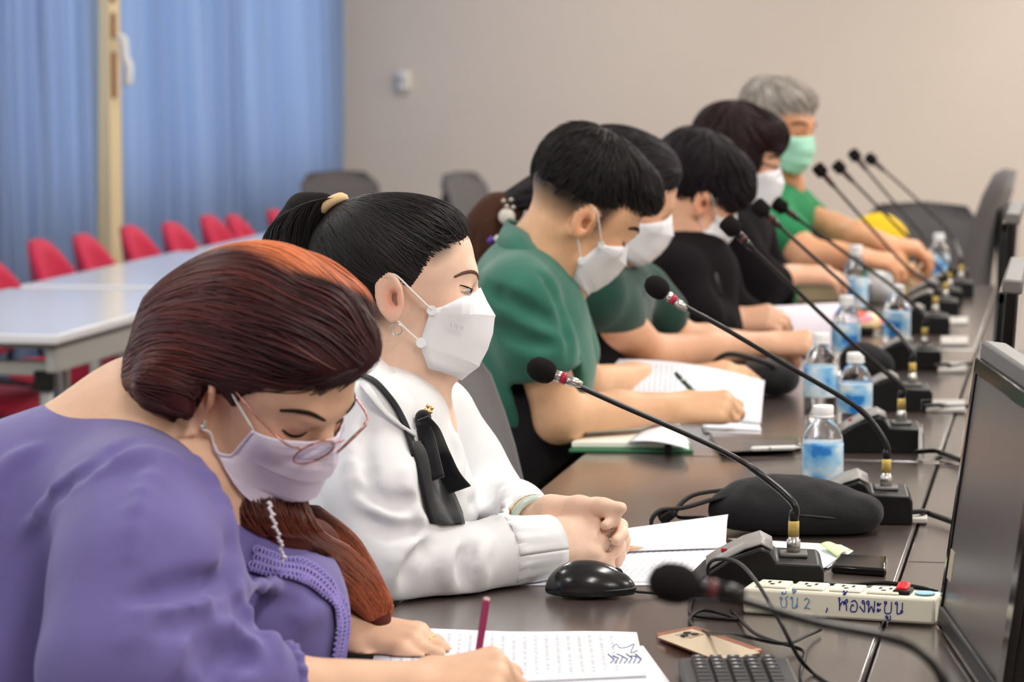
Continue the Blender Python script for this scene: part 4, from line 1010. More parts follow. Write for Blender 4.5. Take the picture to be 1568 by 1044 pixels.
def pleat_mask(H, parent, m, name='face_mask', loop=True, bs=None, low=((.056, .040, .022, .020), (-.004, -.046, -.066, -.086))):
    """flat surgical mask wrapped round the face with three pleats"""
    rows = []; n = 10; T_ = np.linspace(0, 1, 41)
    for v in T_:
        sx = np.interp(v, [0, .48, .64, 1], low[0]); sz = np.interp(v, [0, .48, .64, 1], low[1]); sy = .0635 * (1 - v) + .060 * v
        cx = np.interp(v, [0, .3, .65, 1], [.108, .1235, .118, .088]); cz = np.interp(v, [0, .3, .65, 1], [.008, -.022, -.070, -.104])
        pl = .0050 * (((v * 4.0 + .2) % 1.0) - .5) * (0 if v < .2 or v > .95 else 1)
        r = []
        for t in np.linspace(-1, 1, 2 * n + 1):
            a = abs(t); w = a ** 2.1
            x = cx + (sx - cx) * w; z = cz + (sz - cz) * a ** 1.5; y = sy * math.copysign(a ** .85, t)
            r.append(H.p(x + pl * (1 - a * .8), y * (1 + pl * 3), z))
        rows.append(r)
    if bs: rows = outside(bs, rows)
    o = MB().loft(rows).build(name, m, None, True, solid=.0014); o.data.set_sharp_from_angle(angle=.45); place(o, parent)
    for y in (-1, 1):
        b = MB().tube([np.array(r[-1 if y > 0 else 0]) for r in rows], .0020, 6); place(b.build('side_seam', m, None, True), parent)
        if loop:
            lp = MB().tube(smooth_path([H.p(.055, y * .064, -.004), H.p(.030, y * .074, .016), H.p(.006, y * .080, .034), H.p(-.012, y * .076, .034)], 12), .0014 * H.k, 6)
            lo_ = smooth_path([H.p(low[0][2], y * .061, low[1][2] - .012), H.p(low[0][2] * .6, y * .069, -.055), H.p(-.002, y * .0765, -.030), H.p(-.014, y * .072, -.020)], 14)
            if bs: lo_ = np.array(outside(bs, [lo_], .0022)[0])
            lp.tube(lo_, .0014 * H.k, 6)
            place(lp.build('ear_loop', loopm, None, True), parent)
    return o, rows
def brows(bs, H, parent, w=.0034, low=0, near=True, m=None):
    for y in ((-1,) if near else (-1, 1)):
        P = proj(bs, [H.p(.070, y * .056, .036 + low), H.p(.084, y * .046, .042 + low), H.p(.093, y * .032, .042 + low), H.p(.098, y * .017, .036 + low)], .0004)
        Q = smooth_path(P, 16); Q = proj(bs, Q, .0004); r = w * H.k * np.array([.25 + .75 * math.sin(PI * min(1, .15 + i / 15 * .75)) for i in range(16)])
        up = np.array([H.u] * 16); tg = np.gradient(Q, axis=0); nn = bs.grad(Q); sd = np.cross(nn, tg); sd /= np.linalg.norm(sd, axis=1)[:, None]
        b = MB(); b.loft([Q + sd * r[:, None] + nn * .0003, Q + nn * .0010, Q - sd * r[:, None] + nn * .0003]); place(b.build('eyebrow', m or browm, None, True, solid=.0006), parent)
def lashes(bs, H, parent, z0=.009, rad=.0011, near=True):
    for y in ((-1,) if near else (-1, 1)):
        P = proj(bs, smooth_path([H.p(.076, y * .047, z0 + .003), H.p(.086, y * .040, z0), H.p(.092, y * .031, z0 - .001), H.p(.090, y * .021, z0 + .001)], 14), .0005)
        place(MB().tube(P, rad * H.k * np.sin(np.linspace(.5, PI - .4, 14)) + .0002, 6).build('eyelashes', lashm, None, True), parent)
def person(label, seat_xy):
    return thing('person', label, 'person', (seat_xy[0], seat_xy[1], 0))
def lower_body(root, hipc, m, waist=None, res=.012):
    """seated hips, thighs and shins under the table (trousers) and shoes"""
    x, y = hipc; s = SDF(); s.ell((x + .02, y, .592), (.155, .18, .10)); kx = min(x + .44, -.46)
    if waist: s.cap((x + .02, y, .58), waist[0], .15, waist[1], .04, fl=((0, 1, 0), 1.2))
    sh = SDF()
    for k in (-1, 1):
        s.cap((x + .04, y + k * .09, .577), (kx, y + k * .10, .556), .078, .062, .03); s.cap((kx, y + k * .10, .525), (kx - .02, y + k * .10, .13), .060, .043, .03)
        sh.cap((kx - .03, y + k * .10, .05), (kx + .13, y + k * .105, .038), .046, .037, .02)
    s.mesh('trousers', res, m, root)
    sh.half((0, 0, .004), (0, 0, -1), .004); sh.mesh('shoes', res, blackpl, root)
def seated_chair(x, y, label): return chair(x, y, 0, label, wide=.88)

# ================================================================ woman in purple (nearest)
dark_tr = mat('dark_trousers', srgb(34, 33, 40), .8, .2, sheen=.2)
purple = mat('purple_blouse', srgb(106, 97, 158), .66, .25, var=.04, vscale=25, bump=.35, bscale=16, bdist=.006, stretch=(1, 1, .55), sheen=.2)
SK1 = srgb(228, 187, 158)
p1 = person('woman in a purple blouse, long auburn hair and glasses, bent over writing', (-1.22, 2.95)); p1['rest'] = .7550
H1 = Head(329, 610, 2.98, VD(.585, .204, -.785), VD(.38, .786, .488), .945)
NB = V(225, 655, 3.10)
b1 = SDF(); head_solid(b1, H1)
b1.cap(H1.p(-.02, 0, -.03), NB, .055, .062, .03)
b1.cap(NB, V(120, 735, 3.10), .062, .075, .04); b1.cap(V(225, 800, 2.97), V(230, 745, 3.22), .050, .05, .05)
b1.cap(V(290, 720, 3.07), V(380, 880, 3.07), .055, .06, .06)
b1.cap(V(160, 780, 3.09), V(40, 1080, 3.08), .11, .12, .06); b1.cap(V(40, 1080, 3.08), V(-70, 1270, 3.08), .12, .13, .05)
b1.cap(NB, V(225, 785, 2.98), .058, .05, .05)
E1, W1 = V(215, 1068, 2.80), V(632, 1053, 2.875)
b1.cap(V(235, 790, 2.93), E1, .055, .045, .03); b1.cap(E1, V(420, 1066, 2.84), .045, .040, .02); b1.cap(V(420, 1066, 2.84), W1, .039, .026, .02)
kd = hand(b1, W1, VD(.96, .16, -.1), VD(-.12, .86, .5), True, 1.0, ((48, 62, 34), (58, 66, 34), (66, 70, 34), (70, 70, 34)), 1, (.85, .35, .55), 20)
EL1, WL1 = V(430, 1070, 3.30), V(530, 962, 3.24)
b1.cap(V(300, 760, 3.22), EL1, .05, .045, .03); b1.cap(EL1, WL1, .042, .027, .03)
kdl = hand(b1, WL1, VD(.90, -.13, .40), VD(.12, .92, .36), False, 1.0, ((12, 18, 10), (14, 20, 10), (16, 22, 10), (18, 24, 12)), 3, (.6, .5, .2), 15)
body1 = b1.mesh('body', .0032, skinm, p1, color=skin_color(SK1, H1, lids=srgb(150, 88, 76), hair=(srgb(60, 30, 28), lambda q: np.clip((q[:, 2] - .060 - .02 * (q[:, 0] < .05)) / .03, 0, 1) * .8)))
brows(b1, H1, p1, .0026, -.002, False); lashes(b1, H1, p1, .0075, .0016, False)
lav = mat('pale_lavender_mask', srgb(226, 218, 236), .75, .2)
mk, mrows = pleat_mask(H1, p1, lav, bs=b1, low=((.056, .042, .004, -.004), (-.004, -.050, -.074, -.095)))
st = MB()                                     # stitched nose-wire lines
for vrow in (3, 6):
    R_ = np.array(mrows[vrow]); 
    for i in range(2, 18):
        a_, b_ = R_[i], R_[i + 1]
        for f0 in (.05, .38, .70): st.tube([a_ + (b_ - a_) * f0 + H1.f * .0014, a_ + (b_ - a_) * (f0 + .2) + H1.f * .0014], .0004, 4)
place(st.build('stitching', mat('mask_stitch', srgb(170, 164, 190), .8), None), p1)
# glasses
gw = mat('glasses_wire', srgb(176, 120, 110), .22, .5, .8); lensm = bpy.data.materials.new('lens_glass'); lensm.use_nodes = True; nt = lensm.node_tree; nt.nodes.clear()
o_ = nt.nodes.new('ShaderNodeOutputMaterial'); mx_ = nt.nodes.new('ShaderNodeMixShader'); t_ = nt.nodes.new('ShaderNodeBsdfTransparent'); g_ = nt.nodes.new('ShaderNodeBsdfGlossy')
t_.inputs[0].default_value = (.93, .92, .96, 1); g_.inputs['Roughness'].default_value = .03; mx_.inputs[0].default_value = .14
nt.links.new(t_.outputs[0], mx_.inputs[1]); nt.links.new(g_.outputs[0], mx_.inputs[2]); nt.links.new(mx_.outputs[0], o_.inputs[0])
gl1 = bpy.data.objects.new('glasses', None); link(gl1); gl1.parent = p1; gl1.location = Vector(H1.p(.11, 0, .01)) - p1.location
bpy.context.view_layer.update()
def gplace(o):
    o.parent = gl1; o.data.transform(Matrix.Translation(-(p1.location + gl1.location))); return o
for y in (-1, 1):
    ring = [H1.p(.116 + .0065 * math.sin(a) - .006 * (math.cos(a) * y), y * .0325 + .0225 * math.cos(a), .003 + .021 * math.sin(a)) for a in np.linspace(0, 2 * PI, 33)[:-1]]
    gplace(MB().tube(ring, .0010, 6, closed=True).build('rim', gw, None, True))
    gplace(MB().add([H1.p(.116, y * .0325, .003)] + ring, [(0, i + 1, (i + 1) % 32 + 1) for i in range(32)]).build('lens', lensm, None, True, solid=.0012))
    gplace(MB().tube(smooth_path([H1.p(.110, y * .0550, .011), H1.p(.100, y * .069, .014), H1.p(.055, y * .076, .022), H1.p(.0, y * .080, .034), H1.p(-.02, y * .078, .02)], 20), .0011, 6).build('temple_arm', gw, None, True))
gplace(MB().tube(smooth_path([H1.p(.119, -.0105, .010), H1.p(.124, 0, .015), H1.p(.119, .0105, .010)], 10), .0010, 6).build('bridge', gw, None, True))
gplace(MB().lathe([(.001, -.0015), (.0022, 0), (.001, .0015)], H1.p(.110, -.0550, .011), 8).build('hinge', gold, None, True))
# hair: cap over the skull, long mass behind, lock over the far shoulder
HB, HO, HA = srgb(52, 24, 26), srgb(184, 104, 66), srgb(118, 58, 42)
h1 = SDF(); e = lambda c, r, kk=.03, op='u': h1.ell(H1.p(c), r, H1.M, kk, op)
e((-.018, 0, .056), (.104, .082, .082)); e((.058, 0, .098), (.046, .068, .024))
h1.cap(V(425, 484, 3.07), V(312, 540, 3.05), .068, .070, .04); h1.cap(V(312, 540, 3.05), V(270, 586, 3.05), .066, .040, .05); h1.cap(V(268, 592, 3.05), V(286, 646, 3.03), .038, .020, .03)
h1.cap(V(478, 452, 3.12), V(520, 486, 3.06), .036, .034, .04); h1.cap(V(505, 485, 2.97), V(535, 520, 2.98), .026, .020, .03)
h1.ell(H1.p(.125, 0, -.022), (.062, .12, .080), H1.M, .012, 's'); h1.ell(H1.p(.075, -.075, .012), (.047, .035, .036), H1.M, .010, 's')
h1.ell(H1.p(.004, -.094, -.016), (.032, .036, .036), H1.M, .008, 's'); h1.ell(H1.p(.05, -.06, -.085), (.075, .06, .07), H1.M, .02, 's')
h1.ell(H1.p(.085, .06, .0), (.05, .045, .055), H1.M, .010, 's')
h1.cap(V(262, 585, 2.99), V(286, 634, 2.965), .036, .008, .02)
def orange_w(P):                          # the dyed streak over the crown
    q = P - CAM; d = q @ FW; x = 784 + FPX * (q @ RT) / d; y = 522 - FPX * (q @ UPV) / d
    return np.clip((418 + ((x - 421) / 150) ** 2 * 46 - y) / 9, 0, 1) * np.clip((H1.loc(P)[..., 1] + .02) / .02, 0, 1)
def hc1(P, r=None):
    c = np.array(HB) * np.ones(P.shape[:-1] + (1,)); w = orange_w(P)[..., None]
    red = np.clip((.02 - H1.loc(P)[..., 0]) / .10, 0, 1)[..., None] * .55; c = c * (1 - red) + red * np.array(srgb(84, 34, 32))
    return c * (1 - w) + w * np.array(HO)
h1.mesh('hair', .004, hairb, p1, disp=lambda P: .0014 * n3(P @ np.diag([1, 1, 1]), 120, 5), color=hc1)
def d1(P, t):
    # swept from the parting by the brow back over the head, then down to the nape
    q = H1.loc(P); v = -H1.f[None] * (.9 + 0 * q[:, :1]) - UPV[None] * np.clip((-.02 - q[:, :1]) * 6, 0, 1.4) - H1.u[None] * .22; return v - RT[None] * .5
def cc1(P, r):
    c = hc1(P); k = r.uniform(.55, 1.7, (len(P), 1, 1)); hi = (r.uniform(0, 1, (len(P), 1, 1)) < .10) * np.array(srgb(96, 44, 36)); return np.clip(c * k + hi * .5, 0, 1)
cc1.full = True
strands(h1, 'hair_strands', hairm, p1, 3600, H1, d1, 18, .010, (.0, .003), .0013, cc1, keep=lambda q: (q[:, 2] > -.02 - .06 * (q[:, 0] < -.01)) & ((q[:, 0] < .075) | (q[:, 2] > .06)), seed=3, flat=.4)
lk = [V(392, 742, 3.06), V(420, 812, 3.06), V(476, 842, 3.15), V(530, 886, 3.22), V(562, 922, 3.23), V(578, 958, 3.22)]
lk2 = [V(440, 775, 3.20), V(490, 815, 3.24), V(535, 870, 3.25), V(568, 920, 3.24), V(588, 960, 3.22)]
hl = SDF(); hl.chain(lk, [.038, .035, .026, .017, .009, .003], .03); hl.chain(lk2, [.016, .016, .014, .009, .004], .03)
hl.mesh('hair_lock', .0045, hairb, p1, disp=lambda P: .002 * n3(P, 110, 2), color=kcol(srgb(84, 40, 32)))
r = np.random.default_rng(9); N = 2200; paths = []
for L_, R_ in ((lk, .045), (lk2, .033)):
    C_ = smooth_path(L_, 20); th = r.uniform(0, 2 * PI, N); rr = np.interp(np.linspace(0, 1, 20), [0, .3, .8, 1], [1, 1.04, .6, .12]) * R_
    th2 = th[:, None] + np.linspace(0, .8, 20)[None] * r.normal(size=(N, 1)); q = r.uniform(.80, 1.07, (N, 1)) * rr[None]
    paths.append(C_[None] + (RT[None, None] * np.cos(th2)[..., None] + unit(FW)[None, None] * np.sin(th2)[..., None]) * q[..., None])
paths = np.concatenate(paths); k = r.uniform(.5, 1.45, (len(paths), 1, 1)); tt = np.linspace(0, 1, 20)[None, :, None]
cols = np.clip((np.array(srgb(66, 28, 26)) * (1 - np.clip(tt * 2.2, 0, 1)) + np.array(srgb(158, 84, 54)) * np.clip(tt * 2.2, 0, 1)) * k, 0, 1)
v, qd, c = ribbons(paths, .0019, .5, cols); me = rawmesh('lock_strands', v, qd, hairm); setcol(me, c); o = link(bpy.data.objects.new('lock_strands', me)); place(o, p1); o['kind'] = 'stuff'
# blouse
def blouse1():
    s = SDF(); k = .06
    s.cap(V(185, 738, 3.10), V(-80, 870, 3.08), .088, .140, k); s.cap(V(150, 850, 3.10), V(20, 1090, 3.08), .150, .165, k); s.cap(V(20, 1090, 3.08), V(-80, 1260, 3.08), .165, .17, k)
    s.cap(V(200, 775, 2.96), V(262, 755, 3.26), .078, .07, k)
    s.ell(V(395, 945, 3.06), (.085, .085, .082), None, k); s.ell(V(370, 935, 3.24), (.080, .08, .08), None, k); s.cap(V(330, 1000, 3.1), V(280, 1150, 3.1), .125, .14, k)
    s.cap(V(330, 790, 3.10), V(400, 900, 3.12), .065, .07, k)
    s.cap(V(300, 760, 3.24), V(400, 1070, 3.30), .072, .068, .04); s.cap(V(400, 1070, 3.30), V(470, 1010, 3.24), .062, .046, .03)
    # neckline
    s.chain([V(205, 588, 3.14), V(310, 690, 3.10), V(420, 795, 3.10), V(445, 850, 3.12)], [.062, .078, .066, .030], .012, 's')
    # near sleeve
    s.chain([V(212, 800, 2.90), V(225, 900, 2.84), V(205, 1020, 2.79)], [.082, .088, .088], .035)
    s.chain([V(205, 1030, 2.79), V(330, 1056, 2.81), V(385, 1052, 2.825)], [.082, .062, .050], .035)
    # soft folds: ridges and hollows running with the cloth
    for a, b_, c_, rr, pr in (((366, 905), (300, 925), (215, 940), .0085, .5), ((350, 985), (280, 955), (190, 985), .010, .5), ((150, 716), (100, 742), (40, 810), .007, .35), ((392, 1000), (352, 958), (300, 978), .009, .6),
                          ((255, 700), (190, 706), (120, 738), .006, .35), ((300, 706), (342, 790), (352, 870), .008, .4), ((468, 930), (425, 897), (378, 900), .008, .5), ((60, 690), (10, 720), (-40, 790), .007, .4),
                          ((424, 1000), (398, 960), (372, 935), .007, .5), ((240, 720), (215, 770), (200, 850), .006, .3), ((360, 950), (290, 990), (250, 1044), .008, .5), ((440, 975), (462, 948), (500, 930), .006, .4)):
        P = [hit(s, x, y, 2.4) for x, y in (a, b_, c_)]; s.chain([q + FW * rr * (1 - pr) * .95 for q in smooth_path(P, 6)], list(np.array([.35, .9, 1, 1, .8, .35]) * rr * .8), .016)
    for a, b_, c_, rr in (((360, 800), (356, 880), (350, 960), .007), ((345, 888), (280, 898), (200, 915), .006), ((350, 965), (300, 948), (240, 965), .006), ((200, 676), (140, 706), (70, 776), .004),
                          ((366, 925), (400, 950), (450, 962), .006), ((300, 1010), (330, 985), (352, 990), .006), ((378, 960), (372, 985), (385, 1010), .006), ((330, 1044), (340, 1015), (366, 1000), .006)):
        P = [hit(s, x, y, 2.4) for x, y in (a, b_, c_)]; s.chain(smooth_path(P, 6), [rr * .3, rr, rr, rr, rr * .8, rr * .3], .018, 's')
    return s
bl1 = blouse1()
bl1.mesh('blouse', .0048, purple, p1, disp=lambda P: .0012 * n3(P, 20, 1) + .0007 * n3(P @ np.array([[1, .4, 0], [-.4, 1, .3], [0, -.3, .35]]), 60, 4), it=2)
# elastic cuff with its ruffle
ca, cb = V(380, 1052, 2.825), V(446, 1052, 2.845); cu = unit(cb - ca); rows = []
e1 = unit(np.cross(cu, UPV)); e2 = np.cross(e1, cu)
for i, t_ in enumerate(np.linspace(0, 1, 9)):
    rad_ = (.050, .047, .040, .0385, .040, .0385, .040, .042, .043)[i]
    rows.append([ca + (cb - ca) * t_ + (e1 * math.cos(a) + e2 * math.sin(a)) * (rad_ + .0022 * math.sin(a * 17 + i * .7)) for a in np.linspace(0, 2 * PI, 69)])
rows = [[(q[0], q[1], max(q[2], .7565)) for q in r_] for r_ in rows]; place(MB().loft(rows).build('cuff', purple, None, True, solid=.002), p1)
# crocheted lace along the neckline
lace = mat('lavender_lace', srgb(150, 138, 204), .8, .1); lb = MB(); b2 = MB()
lp = [(330, 690), (356, 735), (372, 800), (390, 855), (430, 868), (470, 876), (505, 905), (524, 945), (520, 990), (514, 1030)]
C_ = smooth_path([hit(bl1, x, y, 2.4, .003) for x, y in lp[3:]], 44)
for i in range(len(C_) - 1):
    tg = unit(C_[min(i + 1, 43)] - C_[max(i - 1, 0)]); nn = bl1.grad(C_[i][None])[0]; sd = unit(np.cross(nn, tg))
    for k_ in range(3):
        c0 = C_[i] + sd * (.0098 * (k_ - 1)) + nn * .0022 + tg * .0026 * (k_ % 2)
        lb.tube([c0 + (tg * math.cos(a) + sd * math.sin(a)) * .0046 for a in np.linspace(0, 2 * PI, 9)[:-1]], .0012, 4, closed=True)
    b2.lathe([(.0005, -.001), (.0022, 0), (.0005, .0016)], C_[i] - sd * .0155 + nn * .001, 6, nn)
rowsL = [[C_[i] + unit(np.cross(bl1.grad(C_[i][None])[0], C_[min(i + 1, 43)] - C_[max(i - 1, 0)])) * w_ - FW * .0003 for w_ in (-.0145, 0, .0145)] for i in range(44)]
place(MB().loft(rowsL).build('lace_lining', mat('lace_dark_purple', srgb(58, 48, 98), .8), None, True, solid=.001), p1)  # darker purple strip laid under the lace so its holes stand out
o = lb.build('lace_trim', lace, None, True); o['kind'] = 'stuff'; place(o, p1); o = b2.build('lace_edging', lace, None, True); o['kind'] = 'stuff'; place(o, p1)
# bead cord hanging from the mask
bc = MB(); P = smooth_path([V(412, 770, 2.965), V(418, 795, 2.95), V(428, 825, 2.955), V(434, 858, 2.965)], 18)
for i, q in enumerate(P): bc.lathe([(.0004, -.0022), (.0022 + .0012 * (i % 4 == 0), 0), (.0004, .0022)], q + RT * .0015 * math.sin(i * 2.1), 8)
bc.tube(P, .0008, 5); place(bc.build('bead_cord', mat('pearl_white', srgb(228, 222, 230), .3), None, True), p1)
# rings
for i, f_ in ((1, .4), (2, .42)):
    a_ = VD(.90, -.13, .40); c0 = kdl[i] + a_ * .017; n_ = VD(.12, .92, .36); n_ = unit(n_ - a_ * (n_ @ a_)); s_ = np.cross(a_, n_)
    place(MB().tube([np.maximum(c0 - n_ * .0062 + (n_ * math.cos(a) + s_ * math.sin(a)) * .0100, [-9, -9, .7575]) for a in np.linspace(0, 2 * PI, 21)[:-1]], .0013, 6, closed=True).build('finger_ring', gold, None, True), p1)
lower_body(p1, (-1.22, 2.98), dark_tr)
chair(-1.24, 2.92, 0, wide=1.12, label= 'dark grey chair under the woman in purple')
pa, pb = V(745, 917, 2.95), V(722, 1072, 2.90)
t = thing('pencil', 'maroon pencil held upright by the writing hand', 'pencil', tuple(pb)); d_ = pa - pb; u_ = unit(d_); l_ = np.linalg.norm(d_)
MB().tube([u_ * .014, u_ * (l_ - .002)], .0038, 6).build('shaft', mat('maroon_paint', srgb(140, 30, 82), .35), t); MB().tube([u_ * .0, u_ * .014], [.0006, .0038], 6).build('sharpened_tip', pm, t)
MB().lathe([(.0036, l_ - .003), (.0036, l_ + .001), (.001, l_ + .0015)], (0, 0, 0), 8, u_).build('end_cap', mat('pencil_end', srgb(222, 190, 180), .5), t)

# ================================================================ woman in white
white = mat('white_blouse', srgb(230, 231, 234), .6, .3, var=.02, vscale=30, bump=.05, bscale=600, sheen=.15)
black_c = mat('black_cloth', srgb(24, 24, 30), .8, .2, bump=.15, bscale=500, sheen=.3)
SK2 = srgb(240, 205, 182)
p2 = person('woman in a white blouse and black vest, ponytail and white mask, hands clasped', (-1.20, 3.62)); p2['rest'] = .7535
H2 = Head(612, 457, 3.70, VD(-.06, .0, -1), VD(.02, 1, .0), .975)
b2 = SDF(); head_solid(b2, H2)
NB2 = V(592, 600, 3.80)
b2.cap(H2.p(-.018, 0, -.03), NB2, .050, .054, .03); b2.cap(H2.p(.02, 0, -.075), V(636, 640, 3.80), .032, .040, .04)
b2.cap(NB2, V(585, 690, 3.80), .055, .08, .05); b2.cap(V(560, 640, 3.66), V(625, 640, 3.94), .045, .045, .05); b2.cap(V(585, 700, 3.80), V(520, 960, 3.80), .085, .10, .05); b2.cap(V(520, 960, 3.80), V(440, 1080, 3.80), .10, .12, .05)
E2, W2 = V(585, 865, 3.56), V(812, 838, 3.665)
b2.cap(V(570, 640, 3.62), E2, .042, .036, .03); b2.cap(E2, W2, .036, .025, .02)
A2 = VD(.97, .16, -.15); N2 = VD(-.10, .62, .78)
kr = hand(b2, W2, A2, N2, True, .98, ((20, 34, 22), (26, 38, 24), (30, 42, 24), (34, 46, 26)), 3, (.75, .45, .5), 20, .004)
EL2, WL2 = V(735, 775, 3.98), V(818, 800, 3.735)
b2.cap(V(672, 640, 3.94), EL2, .042, .036, .03); b2.cap(EL2, WL2, .036, .025, .02)
AL2 = VD(.985, -.03, .10); NL2 = VD(-.05, .40, -.92)
kl = hand(b2, WL2, AL2, NL2, False, .98, ((38, 52, 34), (36, 46, 30), (34, 42, 28), (34, 42, 26)), 2, (.92, .30, .30), 20, .004)
hl2 = lambda q: np.clip(((q[:, 2] - (.040 + .55 * np.clip(q[:, 0] - .045, 0, 1))) / .02), 0, 1) * np.clip((.083 - q[:, 0]) / .02, 0, 1) * .85 + np.clip((.004 - q[:, 0]) / .03, 0, 1) * np.clip((q[:, 2] + .045) / .02, 0, 1) * (np.abs(q[:, 1]) < .073) * .8
body2 = b2.mesh('body', .0028, skinm, p2, color=skin_color(SK2, H2, hair=(srgb(40, 32, 32), hl2)))
brows(b2, H2, p2, .0022, -.006, m=mat('soft_brow', srgb(104, 80, 70), .8, .1)); lashes(b2, H2, p2, .0165, .0008)
eu = proj(b2, smooth_path([H2.p(.077, -.0455, .0115), H2.p(.088, -.039, .0165), H2.p(.092, -.031, .0165), H2.p(.090, -.022, .0125)], 12), .0006)
el_ = proj(b2, smooth_path([H2.p(.077, -.0455, .0110), H2.p(.087, -.039, .0105), H2.p(.091, -.031, .0105), H2.p(.090, -.022, .0120)], 12), .0006)
ey = MB().loft([eu, (eu + el_) / 2 + H2.f * .0006, el_]).build('eye', mat('eye_white', srgb(188, 176, 170), .3, .4), None, True, solid=.0006); place(ey, p2)
ic = (eu[6] + el_[6]) / 2; place(MB().lathe([(.0003, .0020), (.0030, .0020), (.0036, .0012), (.0036, 0)], ic, 14, unit(b2.grad(ic[None])[0])).build('iris', mat('eye_dark', srgb(36, 24, 22), .15, .6), None, True), p2)
fold_mask(H2, p2, text=True, bs=b2)
# hair drawn back into a ponytail
h2 = SDF(); e = lambda c, r, kk=.03, op='u': h2.ell(H2.p(c), r, H2.M, kk, op)
e((-.016, 0, .055), (.100, .080, .081)); e((.035, 0, .092), (.052, .064, .034))
TIE = V(511, 317, 3.775); h2.cap(H2.p(-.045, 0, .082), TIE, .048, .008, .010)
h2.ell(H2.p(.125, 0, .006), (.064, .12, .086), H2.M, .012, 's'); h2.ell(H2.p(.068, -.078, -.002), (.052, .036, .046), H2.M, .012, 's'); h2.ell(H2.p(.068, .078, -.002), (.052, .036, .046), H2.M, .012, 's')
for y in (-1, 1): h2.ell(H2.p(-.006, y * .090, -.006), (.028, .034, .036), H2.M, .008, 's')
h2.half(H2.p(-.06, 0, -.058), unit(-H2.u + .25 * H2.f), .01)
BLK = srgb(30, 25, 27)
h2.mesh('hair', .0035, hairb, p2, color=kcol(srgb(26, 22, 24)), disp=lambda P: .0008 * n3(P, 150, 5))
def d2(P, t): v = TIE - P; return v / (np.linalg.norm(v, axis=1)[:, None] + .02)
strands(h2, 'hair_strands', hairm, p2, 5000, H2, d2, 16, .010, (.0, .0022), .0009, hcol(BLK, .6), keep=lambda q: (q[:, 2] > -.05), seed=5, flat=.4)
tl = [TIE, V(498, 318, 3.78), V(472, 330, 3.79), V(455, 365, 3.80), V(448, 415, 3.80), V(452, 470, 3.79), V(470, 520, 3.78)]
ht = SDF(); ht.chain(tl, [.008, .017, .030, .036, .034, .026, .010], .012); ht.chain([V(500, 330, 3.79), V(488, 352, 3.80), V(485, 400, 3.81), V(495, 470, 3.80)], [.012, .024, .032, .016], .015)
ht.mesh('ponytail', .004, hairb, p2, color=kcol(srgb(26, 22, 24)))
r = np.random.default_rng(19); N = 1500; C_ = smooth_path(tl, 20); th = r.uniform(0, 2 * PI, N)
rr = np.interp(np.linspace(0, 1, 20), [0, .16, .45, .8, 1], [.010, .024, .042, .034, .012]); th2 = th[:, None] + np.linspace(0, .7, 20)[None] * r.normal(size=(N, 1)); q = r.uniform(.7, 1.12, (N, 1)) * rr[None]
paths = C_[None] + (RT[None, None] * np.cos(th2)[..., None] + unit(FW)[None, None] * np.sin(th2)[..., None] + UPV[None, None] * (.5 * np.cos(th2 + 1)[..., None]) * np.linspace(1, .2, 20)[None, :, None]) * q[..., None]
v, qd, c = ribbons(paths, .0011, .5, np.clip(np.array(BLK) * r.uniform(.4, 1.7, (N, 1)), 0, 1)); me = rawmesh('ponytail_strands', v, qd, hairm); setcol(me, c); o = link(bpy.data.objects.new('ponytail_strands', me)); place(o, p2); o['kind'] = 'stuff'
ax = unit(TIE - H2.p(-.07, 0, .095)); e1 = unit(np.cross(ax, UPV)); e2 = np.cross(e1, ax)
place(MB().tube([TIE + ax * .002 + (e1 * math.cos(a) + e2 * math.sin(a)) * .0165 for a in np.linspace(0, 2 * PI, 25)[:-1]], .0068, 8, closed=True).build('hair_tie', mat('cream_hair_tie', srgb(226, 196, 150), .7), None, True), p2)
place(MB().tube([TIE + ax * -.008 - UPV * .022 + (e1 * math.cos(a) + e2 * math.sin(a)) * .008 for a in np.linspace(0, 2 * PI, 17)[:-1]], .0048, 8, closed=True).build('hair_tie', mat('grey_hair_tie', srgb(176, 168, 160), .7), None, True), p2)
er = H2.p(-.004, -.079, -.030)
place(MB().tube([er + UPV * -.010 + (RT * math.cos(a) + UPV * math.sin(a)) * .0072 for a in np.linspace(0, 2 * PI, 25)[:-1]], .0009, 6, closed=True).lathe([(.0004, -.002), (.002, 0), (.0004, .002)], er - UPV * .0155, 8).build('earring', silver, None, True), p2)
# blouse
s = SDF(); k = .05
s.cap(V(588, 640, 3.80), V(592, 770, 3.80), .080, .105, k, fl=(HZ, 1.25)); s.cap(V(592, 770, 3.80), V(500, 1000, 3.80), .105, .120, k, fl=(HZ, 1.2)); s.cap(V(575, 640, 3.66), V(632, 632, 3.94), .056, .056, k)
s.chain([V(572, 645, 3.61), V(578, 760, 3.57), V(588, 858, 3.55)], [.055, .060, .058], .03)
s.chain([V(588, 862, 3.55), V(690, 866, 3.59), V(768, 848, 3.635), V(790, 844, 3.645)], [.055, .046, .041, .036], .03)
s.chain([V(672, 640, 3.94), V(712, 715, 3.97), V(748, 775, 3.98)], [.052, .050, .050], .03); s.chain([V(748, 778, 3.97), V(785, 790, 3.875), V(804, 796, 3.80)], [.048, .043, .037], .03)
s.chain([V(600, 560, 3.80), V(606, 606, 3.80), V(640, 640, 3.81)], [.056, .050, .030], .01, 's')
bs2 = SDF(); bs2.p = list(s.p); tor2 = SDF(); tor2.p = list(s.p[:2])
